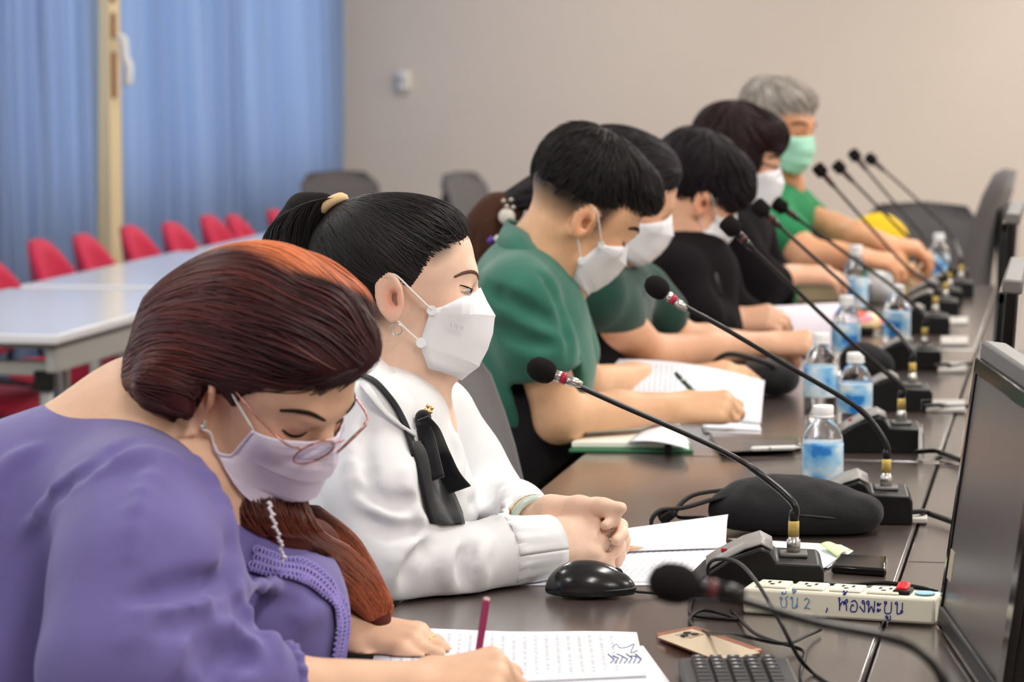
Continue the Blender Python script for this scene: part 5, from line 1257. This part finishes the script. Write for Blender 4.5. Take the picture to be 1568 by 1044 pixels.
for a, b_, c_, rr, pr in (((660, 800), (610, 800), (560, 770), .007, .5), ((650, 820), (610, 850), (590, 905), .008, .5), ((700, 836), (680, 862), (690, 900), .006, .45), ((745, 828), (730, 858), (738, 895), .006, .45),
                      ((640, 690), (620, 740), (640, 790), .006, .4), ((745, 728), (730, 745), (700, 750), .006, .45), ((768, 752), (755, 775), (740, 790), .006, .45),
                      ((690, 660), (700, 700), (700, 740), .006, .4), ((560, 640), (540, 700), (545, 760), .006, .35), ((785, 748), (778, 770), (770, 795), .005, .45)):
    P = [hit(s, x, y, 3.2) for x, y in (a, b_, c_)]; s.chain([q + FW * rr * (1 - pr) for q in smooth_path(P, 6)], [rr * .35, rr * .9, rr, rr, rr * .8, rr * .35], .014)
for a, b_, c_, rr in (((655, 808), (600, 815), (550, 790), .005), ((660, 830), (632, 862), (620, 900), .005), ((720, 836), (708, 862), (714, 896), .0045), ((640, 765), (600, 770), (550, 750), .004), ((756, 745), (745, 765), (720, 772), .004), ((570, 640), (560, 690), (572, 750), .004)):
    P = [hit(s, x, y, 3.2) for x, y in (a, b_, c_)]; s.chain(smooth_path(P, 6), [rr * .3, rr, rr, rr, rr * .8, rr * .3], .014, 's')
s.mesh('blouse', .0042, white, p2, disp=lambda P: .0009 * n3(P, 24, 1) + .0006 * n3(P, 70, 4), it=2)
def cuff_band(a, b, ra, rb, ruff, name='cuff', m=white, par=p2, nr=7):
    u = unit(b - a); e1 = unit(np.cross(u, UPV)); e2 = np.cross(e1, u); rows = []
    for i, t_ in enumerate(np.linspace(0, 1, nr)):
        rd = ra + (rb - ra) * t_ + (ruff * math.exp(-t_ * 5))
        rows.append([a + (b - a) * t_ + (e1 * math.cos(q) + e2 * math.sin(q)) * (rd + (.0022 * math.exp(-t_ * 2.5)) * math.sin(q * 17)) for q in np.linspace(0, 2 * PI, 61)])
    rows = [[(q[0], q[1], max(q[2], .7548)) for q in r_] for r_ in rows]; place(MB().loft(rows).build(name, m, None, True, solid=.0022), par)
cuff_band(V(764, 848, 3.630), V(843, 838, 3.672), .0440, .0400, .0035)
cuff_band(V(780, 789, 3.885), V(818, 799, 3.755), .038, .034, .004)
pb_ = MB().lathe([(.0005, -.001), (.0042, -.001), (.0042, .001), (.0015, .0022), (.0005, .0022)], hit(s, 803, 873, 3.2, .004) if False else V(804, 874, 3.615), 12, -FW); place(pb_.build('button', gold, None, True), p2)
# bangles on the far wrist
u = unit(WL2 - EL2); e1 = unit(np.cross(u, UPV)); e2 = np.cross(e1, u)
for off, rd, tr_, m_, nm in ((.002, .033, .0035, gold, 'bangle'), (.010, .031, .0058, mat('jade_white', srgb(206, 222, 212), .2, .5, coat=.3), 'bangle')):
    place(MB().tube([WL2 + u * off + (e1 * math.cos(a) + e2 * math.sin(a)) * rd for a in np.linspace(0, 2 * PI, 33)[:-1]], tr_, 8, closed=True).build(nm, m_, None, True), p2)
# rings on the near hand
for i in (1, 2):
    f0 = unit(A2 * .82 - N2 * .57); c0 = kr[i] + f0 * .017; s_ = unit(np.cross(A2, N2)); n_ = np.cross(s_, f0)
    place(MB().tube([c0 + (n_ * math.cos(a) + s_ * math.sin(a)) * .0102 for a in np.linspace(0, 2 * PI, 21)[:-1]], .0013, 6, closed=True).lathe([(.0005, -.001), (.0042, 0), (.0030, .002), (.0005, .003)], c0 + unit(n_) * (.0108 if n_ @ N2 > 0 else -.0108), 8, N2).build('finger_ring', silver, None, True), p2)
# collar: one strip round the neck, falling to two points
cin = [V(640, 628, 3.785), V(612, 588, 3.735), V(580, 556, 3.725), V(556, 545, 3.78), V(560, 545, 3.84), V(600, 556, 3.875), V(640, 590, 3.865), V(655, 622, 3.82)]
cout = [V(634, 668, 3.745), V(590, 632, 3.690), V(553, 590, 3.685), V(538, 578, 3.78), V(548, 578, 3.87), V(600, 582, 3.915), V(655, 600, 3.895), V(668, 632, 3.84)]
cout[:3] = [hit(bs2, x, y, 3.2, .007) for x, y in ((636, 668), (590, 634), (553, 592))]; cin[:3] = [hit(b2, x, y, 3.2, .006) for x, y in ((640, 622), (612, 586), (580, 556))]
A_, B_ = smooth_path(cin, 36), smooth_path(cout, 36); md_ = (A_ + B_) / 2 + np.array([0, 0, .004]) - HZ * 0
place(MB().loft([A_, A_ + np.array([0, 0, .006]), md_, B_]).build('collar', white, None, True, solid=.0032), p2)
# black vest: straps and front panel that follow the blouse
def strip(sd, pxs, widths, name, m, par, off=.0035, n=30, d0=3.2, side=None, sol=.002):
    C_ = smooth_path([hit(sd, x, y, d0, off) for x, y in pxs], n); wv = np.interp(np.linspace(0, 1, n), np.linspace(0, 1, len(widths)), widths)
    tg = np.gradient(C_, axis=0); nn = sd.grad(C_); sdv = np.cross(nn, tg); sdv /= np.linalg.norm(sdv, axis=1)[:, None]
    rows = [proj(sd, C_ + sdv * (wv * k_)[:, None], off, 3) for k_ in (-1, -.5, 0, .5, 1)]
    o = MB().loft(rows).build(name, m, None, True, solid=sol); place(o, par); return o
strip(bs2, [(553, 574), (588, 598), (612, 632), (628, 668), (638, 700)], [.0040, .0042, .0048, .006, .008], 'vest_strap', black_c, p2)
P_ = []
for y, xa, xb in ((676, 630, 645), (700, 634, 664), (715, 638, 674), (740, 643, 688), (765, 648, 699), (785, 653, 707), (800, 658, 710), (830, 650, 711), (850, 650, 711)):
    P_.append([hit(bs2 if y < 802 else tor2, xa + (xb - xa) * t_, y, 3.2, .004 + .003 * math.sin(t_ * PI)) for t_ in np.linspace(0, 1, 9)])
place(MB().loft(P_).build('vest_front', black_c, None, True, solid=.004), p2)
# black ribbon tie
def tie(pxs, ws, off, nm):
    C_ = smooth_path([hit(bs2, x, y, 3.2, off) for x, y in pxs], 20); wv = np.interp(np.linspace(0, 1, 20), np.linspace(0, 1, len(ws)), ws)
    sd_ = unit(RT * .8 - FW * .35 + UPV * .3); rows = [C_ + sd_ * (wv * k_)[:, None] - FW * (.002 * (1 - k_ * k_)) for k_ in (-1, -.5, 0, .5, 1)]
    place(MB().loft(rows).build(nm, black_c, None, True, solid=.0025), p2)
tie([(648, 640), (660, 662), (672, 695), (684, 730), (698, 752)], [.008, .013, .015, .019, .022], .014, 'ribbon_tail')
tie([(646, 645), (652, 670), (658, 700), (664, 735)], [.008, .012, .013, .015], .009, 'ribbon_tail')
kn = SDF(); kn.ell(hit(bs2, 648, 640, 3.2, .010), (.0105, .009, .011)); kn.mesh('ribbon_knot', .002, black_c, p2)
bb = MB()
for dx, dy in ((0, 0), (7, 3), (3, -6), (9, -3), (-4, 4)): bb.lathe([(.0005, -.003), (.0032, 0), (.0005, .003)], hit(bs2, 652 + dx, 628 + dy, 3.2, .013), 8)
place(bb.build('bead_brooch', gold, None, True), p2)
lower_body(p2, (-1.20, 3.66), dark_tr); seated_chair(-1.22, 3.66, 'dark grey chair under the woman in white')

# ================================================================ the others down the table
def arm(s, sh, el, wr, r, k=.02): s.cap(sh, el, r[0], r[1], k); s.cap(el, (el + wr * 1.0) / 2, r[1], r[2], k); s.cap((el + wr) / 2, wr, r[2], r[3], k)
def short_hair(H, parent, col, res=.005, N=1500, fringe=.078, nape=-.035, side=.018, big=1.0, seed=1, ln=(8, .006), lift=.004, ear=True, extra=None, disp=.0015, rad=.0014):
    h = SDF(); e = lambda c, r, kk=.03, op='u': h.ell(H.p(c), np.array(r) * H.k, H.M, kk, op)
    e((-.016, 0, .058), (.104 * big, .083 * big, .090 * big)); e((.045, 0, .102), (.052, .068, .036 * big)); e((-.035, 0, .085), (.085 * big, .078 * big, .075 * big))
    if extra: extra(h, e)
    e((.125, 0, fringe - .105), (.070, .14, .090), .010, 's')
    for y in (-1, 1):
        e((.060, y * .085, side - .035), (.046, .034, .046), .010, 's')
        if ear: e((-.004, y * .092, -.012), (.026, .032, .038), .008, 's')
    h.half(H.p(-.06, 0, nape), unit(-H.u + .35 * H.f), .015)
    h.mesh('hair', res, hairb, parent, color=kcol(np.array(col) * .75), disp=lambda P: disp * n3(P, 130, seed))
    def d(P, t): q = H.loc(P); return H.f[None] * np.clip(q[:, :1] * 9 + .5, -.3, 1.2) - H.u[None] * .75 + H.l[None] * np.sign(q[:, 1:2]) * .15
    strands(h, 'hair_strands', hairm, parent, N, H, d, ln[0], ln[1], (.0, .003), rad, hcol(col, .6), keep=lambda q: (q[:, 2] > nape + .03), seed=seed, flat=.5, lift=lift)
    return h
green = mat('green_polo', srgb(50, 108, 92), .85, .2, var=.06, vscale=40, bump=.2, bscale=600, sheen=.25)
greend = mat('dark_green_polo', srgb(30, 66, 58), .85, .2, var=.05, vscale=40, bump=.15, bscale=400, sheen=.2)
blackj = mat('black_jacket', srgb(20, 16, 20), .9, .12, bump=.2, bscale=400)
HBLK = srgb(30, 25, 26)

# ---- man in green
SK3 = srgb(226, 180, 142)
p3 = person('man in a green polo shirt, short black hair and white mask, holding a pen', (-1.22, 4.9)); p3['rest'] = .777
H3 = Head(900, 345, 4.93, VD(-.27, .22, -.93), VD(.56, .82, .03), .98)
b3 = SDF(); head_solid(b3, H3, True); NB3 = V(808, 420, 5.02)
b3.cap(H3.p(-.02, 0, -.035), NB3, .054, .062, .03); b3.cap(H3.p(.015, 0, -.08), V(838, 450, 5.02), .036, .05, .04)
b3.cap(NB3, V(800, 520, 5.02), .06, .09, .05); b3.cap(V(795, 462, 4.88), V(835, 455, 5.18), .045, .045, .04); b3.cap(V(800, 520, 5.02), V(745, 640, 5.03), .10, .11, .05); b3.cap(V(745, 640, 5.03), V(660, 780, 5.03), .11, .12, .05)
E3, W3 = V(856, 640, 4.90), V(1035, 624, 5.03)
arm(b3, V(805, 465, 4.86), E3, W3, (.046, .040, .036, .026))
A3 = VD(.93, .02, .1); N3 = VD(-.05, .75, .65)
hand(b3, W3, A3, N3, True, 1.0, ((42, 52, 30), (50, 56, 30), (55, 60, 30), (58, 60, 30)), 2, (.8, .4, .55), 20)
EL3, WL3 = V(893, 592, 5.34), V(1048, 578, 5.58)
arm(b3, V(838, 455, 5.20), EL3, WL3, (.046, .040, .034, .026)); hand(b3, WL3, VD(.95, .18, .1), VD(-.1, .9, .3), False, 1.0, ((20, 30, 20),) * 4, 2, (.6, .6, .3), 20)
fade = lambda q: np.clip((q[:, 2] + .030) / .045, 0, 1) * np.clip((.034 - q[:, 0] + .25 * np.clip(q[:, 2] - .03, 0, 1)) / .018, 0, 1) * (np.hypot((q[:, 0] + .008) / .024, (q[:, 2] - .0) / .036) > 1) * .92
fade_old = lambda q: np.clip((q[:, 2] + .035 + .3 * np.clip(q[:, 0], 0, 1)) / .05, 0, 1) * np.clip((.040 - q[:, 0]) / .02, 0, 1) * (np.abs(q[:, 1]) < .0725) * .85 * np.clip((.02 - q[:, 0] + (q[:, 2] > .02) * .05) / .02, 0, 1)
b3.mesh('body', .0042, skinm, p3, color=skin_color(SK3, H3, hair=(srgb(58, 46, 42), fade)))
brows(b3, H3, p3, .0034); lashes(b3, H3, p3, .009, .0012); fold_mask(H3, p3, bs=b3)
short_hair(H3, p3, HBLK, .0042, 5200, .104, .016, .044, .935, 3, (8, .005), .005, rad=.0009, extra=lambda h, e: (e((.066, 0, .094), (.042, .060, .026)), e((.02, 0, .118), (.06, .058, .022))))
s = SDF(); k = .05
s.cap(V(800, 462, 5.02), V(800, 560, 5.03), .095, .115, k, fl=(HZ, 1.35)); s.cap(V(800, 560, 5.03), V(790, 610, 5.03), .115, .118, k, fl=(HZ, 1.25)); s.cap(V(790, 450, 4.90), V(832, 440, 5.16), .064, .064, k); s.cap(NB3, V(812, 480, 5.02), .070, .09, .04)
s.chain([V(800, 462, 4.86), V(822, 530, 4.87), V(836, 572, 4.885)], [.062, .060, .057], .03); s.half(V(838, 572, 4.885), unit(E3 - V(805, 465, 4.86)), .003) if False else None
s.chain([V(840, 455, 5.20), V(872, 540, 5.28)], [.060, .056], .03)
s.chain([V(842, 362, 5.02), V(818, 405, 5.02), V(848, 470, 5.02), V(880, 520, 5.0)], [.055, .060, .042, .02], .008, 's')
sc3 = SDF(); sc3.p = list(s.p)
for a, b_, c_, rr in (((745, 440), (800, 470), (860, 500), .006), ((760, 500), (800, 520), (850, 530), .005), ((830, 420), (860, 470), (872, 540), .005)):
    P = [hit(s, x, y, 4.4) for x, y in (a, b_, c_)]; s.chain(smooth_path(P, 6), [rr * .3, rr, rr, rr, rr * .8, rr * .3], .02, 's')
u3 = unit(E3 - V(805, 465, 4.86)); hem = V(836, 568, 4.885)
s.add(lambda P: np.maximum(-((P - hem) @ u3), np.linalg.norm(P - hem - ((P - hem) @ u3)[..., None] * u3, axis=-1) - .068), hem - .15, hem + .15, .003, 's')
s.mesh('polo_shirt', .006, green, p3, disp=lambda P: .0022 * n3(P, 22, 1) + .0012 * n3(P, 60, 3))
cuff_band(hem - u3 * .028, hem + u3 * .001, .0575, .0585, .001, 'sleeve_hem', green, p3)
cin = [V(866, 425, 4.985), V(838, 392, 4.96), V(800, 362, 4.955), V(776, 350, 5.0), V(785, 346, 5.06), V(840, 372, 5.09), V(870, 410, 5.06), V(884, 450, 5.03)]
cout = [V(884, 470, 4.955), V(838, 432, 4.915), V(785, 402, 4.915), V(757, 385, 5.0), V(770, 380, 5.09), V(840, 396, 5.13), V(885, 430, 5.09), V(895, 470, 5.03)]
A_, B_ = smooth_path(cin, 30), smooth_path(cout, 30)
place(MB().loft([A_ + np.array([0, 0, .004]), A_ + np.array([0, 0, .010]), (A_ + B_) / 2 + np.array([0, 0, .006]), B_]).build('collar', green, None, True, solid=.004), p3)
lower_body(p3, (-1.20, 4.93), dark_tr, (V(790, 630, 5.03), .122)); seated_chair(-1.24, 4.93, 'dark grey chair under the man in green')
pen('dark green pen in the hand of the man in green', V(1068, 606, 5.08), V(1034, 571, 5.14), mat('dark_green_pen', srgb(40, 74, 54), .4))

# ---- person behind him (dark green shirt, long hair tied back)
p4 = person('person in dark green shirt and black vest behind the man, brown ponytail with clip', (-1.2, 5.5))
H4 = Head(951, 322, 5.46, VD(-.05, .25, -.96), VD(.38, .89, .20), .96)
b4 = SDF(); head_solid(b4, H4); NB4 = V(895, 405, 5.54); SK4 = srgb(226, 178, 146)
b4.cap(H4.p(-.02, 0, -.035), NB4, .05, .055, .03); b4.cap(NB4, V(900, 480, 5.55), .055, .09, .05); b4.cap(V(905, 455, 5.44), V(960, 450, 5.72), .045, .045, .04); b4.cap(V(875, 480, 5.58), V(800, 640, 5.58), .095, .11, .05)
E4, W4 = V(995, 545, 5.64), V(1172, 527, 5.76)
arm(b4, V(918, 462, 5.45), E4, W4, (.048, .041, .036, .025)); hand(b4, W4, VD(.97, .06, .0), VD(-.1, .85, .5), True, 1.0, ((50, 60, 40),) * 4, 2, (.8, .4, .5), 20)
EL4, WL4 = V(1040, 524, 5.80), V(1125, 524, 5.86); arm(b4, V(985, 455, 5.76), EL4, WL4, (.046, .040, .034, .026)); hand(b4, WL4, VD(.97, .0, .1), VD(-.1, .9, .4), False, 1.0, ((30, 40, 30),) * 4, 2, (.7, .5, .4), 20)
b4.mesh('body', .0055, skinm, p4, color=skin_color(SK4, H4, hair=(srgb(60, 46, 40), lambda q: np.clip((.03 - q[:, 0]) / .03, 0, 1) * np.clip((q[:, 2] + .04) / .02, 0, 1) * .8)))
fold_mask(H4, p4, bs=b4)
h = SDF(); e = lambda c, r, kk=.03, op='u': h.ell(H4.p(c), r, H4.M, kk, op); TI4 = V(782, 318, 5.52)
e((-.016, 0, .058), (.104, .082, .086)); e((.035, 0, .096), (.052, .066, .036)); h.cap(H4.p(-.06, 0, .06), TI4, .055, .030, .03)
e((.125, 0, -.010), (.062, .12, .085), .012, 's'); 
for y in (-1, 1): e((.066, y * .078, -.006), (.052, .036, .046), .012, 's')
h.half(H4.p(-.06, 0, -.05), unit(-H4.u + .25 * H4.f), .01)
h.mesh('hair', .0055, hairb, p4, color=kcol(srgb(34, 28, 34)))
def d4(P, t): v = TI4 - P; return v / (np.linalg.norm(v, axis=1)[:, None] + .02)
strands(h, 'hair_strands', hairm, p4, 900, H4, d4, 14, .012, (.0, .002), .0014, hcol(srgb(32, 27, 32), .5), seed=8, flat=.4)
BRN = srgb(70, 44, 34); t4 = [TI4, V(762, 325, 5.52), V(745, 350, 5.52), V(738, 395, 5.52), V(742, 440, 5.53)]
ht = SDF(); ht.chain(t4, [.026, .032, .036, .034, .012], .03); ht.mesh('ponytail', .005, hairb, p4, color=kcol(BRN))
r = np.random.default_rng(3); N = 500; C_ = smooth_path(t4, 16); th = r.uniform(0, 2 * PI, N); q = r.uniform(.7, 1.15, (N, 1)) * np.interp(np.linspace(0, 1, 16), [0, .4, .8, 1], [.026, .038, .034, .014])[None]
paths = C_[None] + (RT[None, None] * np.cos(th)[:, None, None] + unit(FW)[None, None] * np.sin(th)[:, None, None]) * q[..., None]
v, qd, c = ribbons(paths, .0013, .5, np.clip(np.array(BRN) * r.uniform(.4, 1.7, (N, 1)), 0, 1)); me = rawmesh('ponytail_strands', v, qd, hairm); setcol(me, c); o = link(bpy.data.objects.new('ponytail_strands', me)); place(o, p4); o['kind'] = 'stuff'
cl = MB(); cc_ = V(776, 322, 5.47)
cl.lathe([(.001, -.006), (.014, -.004), (.016, 0), (.012, .005), (.001, .006)], cc_ - UPV * .012, 14, -FW)
for dx, dz in ((-.006, .018), (.008, .020), (.0, .008), (.012, .006)): cl.lathe([(.0005, -.004), (.005, 0), (.0005, .004)], cc_ + RT * dx + UPV * dz, 8)
place(cl.build('hair_clip', mat('pearl_clip', srgb(206, 200, 190), .3), None, True), p4)
place(MB().lathe([(.0005, -.009), (.009, 0), (.0005, .009)], V(752, 368, 5.46), 10).build('purple_bobble', mat('purple_bobble', srgb(92, 56, 160), .4), None, True), p4)
place(MB().lathe([(.0005, -.007), (.007, 0), (.0005, .007)], V(761, 365, 5.45), 10).build('white_bobble', whitepl, None, True), p4)
s = SDF(); s.cap(V(872, 470, 5.60), V(850, 600, 5.60), .112, .130, .05, fl=(HZ, 1.3)); s.cap(V(850, 600, 5.60), V(800, 740, 5.58), .13, .13, .05, fl=(HZ, 1.2)); s.cap(V(900, 450, 5.44), V(955, 442, 5.70), .062, .062, .05)
s.chain([H4.p(-.02, 0, -.03), NB4, V(935, 440, 5.55)], [.053, .058, .03], .01, 's')
ves = SDF(); ves.p = list(s.p); ves.ell(V(990, 470, 5.40), (.085, .1, .14), None, .02, 's'); ves.mesh('vest', .008, blackj, p4)
s2 = SDF(); s2.cap(V(935, 455, 5.60), V(950, 510, 5.62), .060, .060, .05, fl=(HZ, 1.3)); s2.cap(V(905, 448, 5.44), V(962, 442, 5.72), .062, .062, .05)
s2.chain([V(910, 456, 5.45), V(935, 472, 5.50), V(950, 484, 5.53)], [.058, .050, .046], .03); s2.chain([V(985, 450, 5.74), V(1012, 480, 5.77)], [.058, .055], .03)
s2.chain([H4.p(-.02, 0, -.03), NB4, V(935, 440, 5.55)], [.053, .058, .03], .01, 's'); s2.mesh('shirt', .007, greend, p4, disp=lambda P: .002 * n3(P, 30, 2))
place(MB().tube(smooth_path([V(925, 430, 5.47), V(955, 460, 5.45), V(985, 455, 5.52), V(975, 420, 5.6)], 16), .0035, 6).build('lanyard', black_c, None, True), p4)
lower_body(p4, (-1.2, 5.52), dark_tr); seated_chair(-1.24, 5.52, 'dark grey chair under the person in the black vest')

# ---- person in black jacket, mop of black hair
p5 = person('person in a black jacket with mop of black hair and white mask, holding white paper', (-1.2, 6.1))
H5 = Head(1080, 315, 6.08, VD(-.30, .20, -.93), VD(.42, .90, .10), .92)
b5 = SDF(); head_solid(b5, H5); NB5 = V(1052, 388, 6.15); SK5 = srgb(226, 176, 146)
b5.cap(H5.p(-.02, 0, -.035), NB5, .05, .055, .03); b5.cap(NB5, V(1050, 460, 6.15), .055, .09, .05); b5.cap(V(1050, 460, 6.15), V(960, 600, 6.15), .10, .12, .05)
E5, W5 = V(1075, 505, 6.05), V(1115, 492, 6.18); arm(b5, V(1035, 425, 6.02), E5, W5, (.045, .038, .034, .027)); hand(b5, W5, VD(.96, .1, .0), VD(-.2, .75, .6), True, 1.05, ((30, 40, 25),) * 4, 2, (.8, .5, .4), 20)
b5.mesh('body', .006, skinm, p5, color=skin_color(SK5, H5)); fold_mask(H5, p5, bs=b5)
short_hair(H5, p5, srgb(32, 26, 32), .006, 1600, .064, -.040, .012, .98, 5, (7, .007), .004, extra=lambda h, e: (e((.075, 0, .066), (.040, .070, .040)), e((.062, -.045, .045), (.034, .026, .040))))
s = SDF(); s.cap(V(1050, 418, 6.15), V(1040, 560, 6.15), .105, .13, .05, fl=(HZ, 1.3)); s.cap(V(1030, 425, 6.03), V(1080, 415, 6.30), .07, .07, .05); s.chain([V(1030, 428, 6.0), V(1058, 490, 5.98), V(1085, 505, 6.05), V(1100, 497, 6.12)], [.064, .06, .052, .038], .03)
s.chain([V(1075, 420, 6.3), V(1120, 490, 6.32), V(1150, 490, 6.32)], [.064, .056, .042], .03); s.chain([H5.p(-.01, 0, -.03), NB5, V(1090, 410, 6.12), V(1105, 450, 6.1)], [.053, .058, .030, .015], .01, 's')
s.cap(V(1040, 560, 6.15), V(950, 640, 6.15), .13, .14, .05); s.mesh('jacket', .008, blackj, p5, disp=lambda P: .003 * n3(P, 24, 3))
lp_ = MB().loft([[V(1062, 385, 6.06), V(1078, 392, 6.03)], [V(1080, 420, 6.02), V(1098, 418, 6.02)], [V(1092, 455, 6.01), V(1108, 448, 6.02)]]); place(lp_.build('lapel', mat('dark_satin', srgb(48, 46, 50), .45), None, True, solid=.004), p5)
lower_body(p5, (-1.2, 6.1), dark_tr); seated_chair(-1.24, 6.1, 'dark grey chair under the person with the mop of black hair')

# ---- bob-haired woman in black
p6 = person('person in black with a dark bob, glasses and white mask', (-1.2, 6.75))
H6 = Head(1128, 254, 6.72, VD(.10, .02, -.99), VD(.20, .97, .05), .90)
b6 = SDF(); head_solid(b6, H6); NB6 = V(1105, 325, 6.80)
b6.cap(H6.p(-.02, 0, -.035), NB6, .05, .055, .03); b6.cap(NB6, V(1105, 400, 6.8), .055, .09, .05); b6.cap(V(1105, 400, 6.8), V(1030, 540, 6.8), .10, .12, .05)
arm(b6, V(1100, 365, 6.66), V(1150, 440, 6.72), V(1212, 420, 6.86), (.045, .038, .034, .025)); hand(b6, V(1212, 420, 6.86), VD(.98, .02, .0), VD(-.1, .9, .4), True, 1.0, ((25, 35, 25),) * 4, 2, (.8, .5, .4), 20)
b6.mesh('body', .0065, skinm, p6, color=skin_color(SK5, H6)); fold_mask(H6, p6, bs=b6); brows(b6, H6, p6, .0034)
place(MB().tube(smooth_path([H6.p(.115, -.004, .012), H6.p(.112, -.030, .020), H6.p(.098, -.060, .016), H6.p(.04, -.078, .022)], 14), .0024, 6).build('glasses_frame', bez, None, True), p6)
short_hair(H6, p6, srgb(44, 26, 28), .0065, 1600, .066, -.075, -.004, 1.06, 7, (9, .009), .003, ear=False, extra=lambda h, e: (e((-.035, 0, .0), (.072, .082, .085)), e((.012, -.066, .0), (.036, .022, .055)), e((.06, 0, .095), (.05, .07, .04))))
s = SDF(); s.cap(V(1105, 368, 6.8), V(1100, 500, 6.8), .105, .13, .05, fl=(HZ, 1.3)); s.cap(V(1098, 365, 6.67), V(1140, 358, 6.95), .072, .072, .05); s.chain([V(1105, 370, 6.66), V(1150, 430, 6.69), V(1182, 432, 6.74)], [.068, .064, .05], .03); s.chain([V(1140, 365, 6.95), V(1172, 430, 6.98), V(1185, 450, 6.96)], [.066, .06, .05], .03)
s.chain([H6.p(-.01, 0, -.03), NB6, V(1140, 345, 6.78)], [.053, .056, .028], .01, 's'); s.cap(V(1100, 500, 6.8), V(1020, 580, 6.8), .13, .14, .05); s.mesh('jacket', .009, blackj, p6, disp=lambda P: .003 * n3(P, 24, 6))
lower_body(p6, (-1.2, 6.75), dark_tr); seated_chair(-1.24, 6.75, 'dark grey chair under the bob-haired person')

# ---- grey-haired man reaching over the table
p7 = person('grey-haired person with green surgical mask and green shirt reaching for the yellow bag', (-1.15, 7.6))
H7 = Head(1170, 203, 7.55, VD(.58, .05, -.80), VD(.10, .97, .22), .92)
b7 = SDF(); head_solid(b7, H7, True); NB7 = V(1190, 285, 7.66); SK7 = srgb(212, 156, 118)
b7.cap(H7.p(-.02, 0, -.04), NB7, .054, .06, .03); b7.cap(NB7, V(1168, 370, 7.66), .06, .09, .05); b7.cap(V(1165, 370, 7.66), V(1100, 520, 7.66), .10, .11, .05)
arm(b7, V(1165, 335, 7.48), V(1245, 395, 7.36), V(1310, 392, 7.30), (.050, .043, .038, .028)); hand(b7, V(1310, 392, 7.30), VD(.95, -.15, .1), VD(.0, .9, .4), True, 1.05, ((30, 40, 25),) * 4, 2, (.8, .5, .4), 20)
WL7 = V(1345, 371, 7.42); arm(b7, V(1205, 325, 7.80), V(1285, 358, 7.62), WL7, (.052, .044, .040, .030)); hand(b7, WL7, VD(.97, -.12, .05), VD(.05, .95, .25), False, 1.15, ((30, 40, 30), (34, 42, 30), (36, 44, 30), (38, 44, 30)), 3, (.7, .5, .5), 20)
b7.mesh('body', .0065, skinm, p7, color=skin_color(SK7, H7, hair=(srgb(150, 140, 132), lambda q: np.clip((q[:, 2] - .05 + (q[:, 0] < .03) * .05) / .02, 0, 1) * .7))); brows(b7, H7, p7, .0036, near=False); lashes(b7, H7, p7, .010, .0014, near=False)
pleat_mask(H7, p7, mat('mint_mask', srgb(172, 228, 206), .75, .2), bs=b7)
short_hair(H7, p7, srgb(176, 168, 160), .0065, 1800, .084, -.03, .026, .97, 11, (7, .007), .006, disp=.003)
shg = mat('green_shirt', srgb(44, 128, 82), .8, .2, var=.06, vscale=30)
s = SDF(); s.cap(V(1178, 338, 7.66), V(1135, 470, 7.66), .112, .13, .05, fl=(HZ, 1.35)); s.cap(V(1170, 332, 7.50), V(1205, 325, 7.80), .075, .075, .05); s.chain([V(1168, 335, 7.48), V(1205, 362, 7.42)], [.070, .064], .03); s.chain([V(1208, 325, 7.80), V(1238, 340, 7.74)], [.070, .062], .03)
s.chain([H7.p(-.01, 0, -.03), NB7, V(1212, 310, 7.60)], [.056, .060, .030], .01, 's'); s.cap(V(1135, 470, 7.66), V(1075, 560, 7.66), .13, .15, .05); s.mesh('shirt', .009, shg, p7, disp=lambda P: .003 * n3(P, 24, 8))
place(MB().lathe([(.031, -.006), (.034, -.004), (.034, .004), (.031, .006)], V(1308, 366, 7.53), 20, unit(WL7 - V(1285, 358, 7.62))).build('wristband', mat('brown_band', srgb(150, 110, 80), .5), None, True), p7)
lower_body(p7, (-1.15, 7.6), dark_tr); seated_chair(-1.3, 7.6, 'dark grey chair under the grey-haired person')
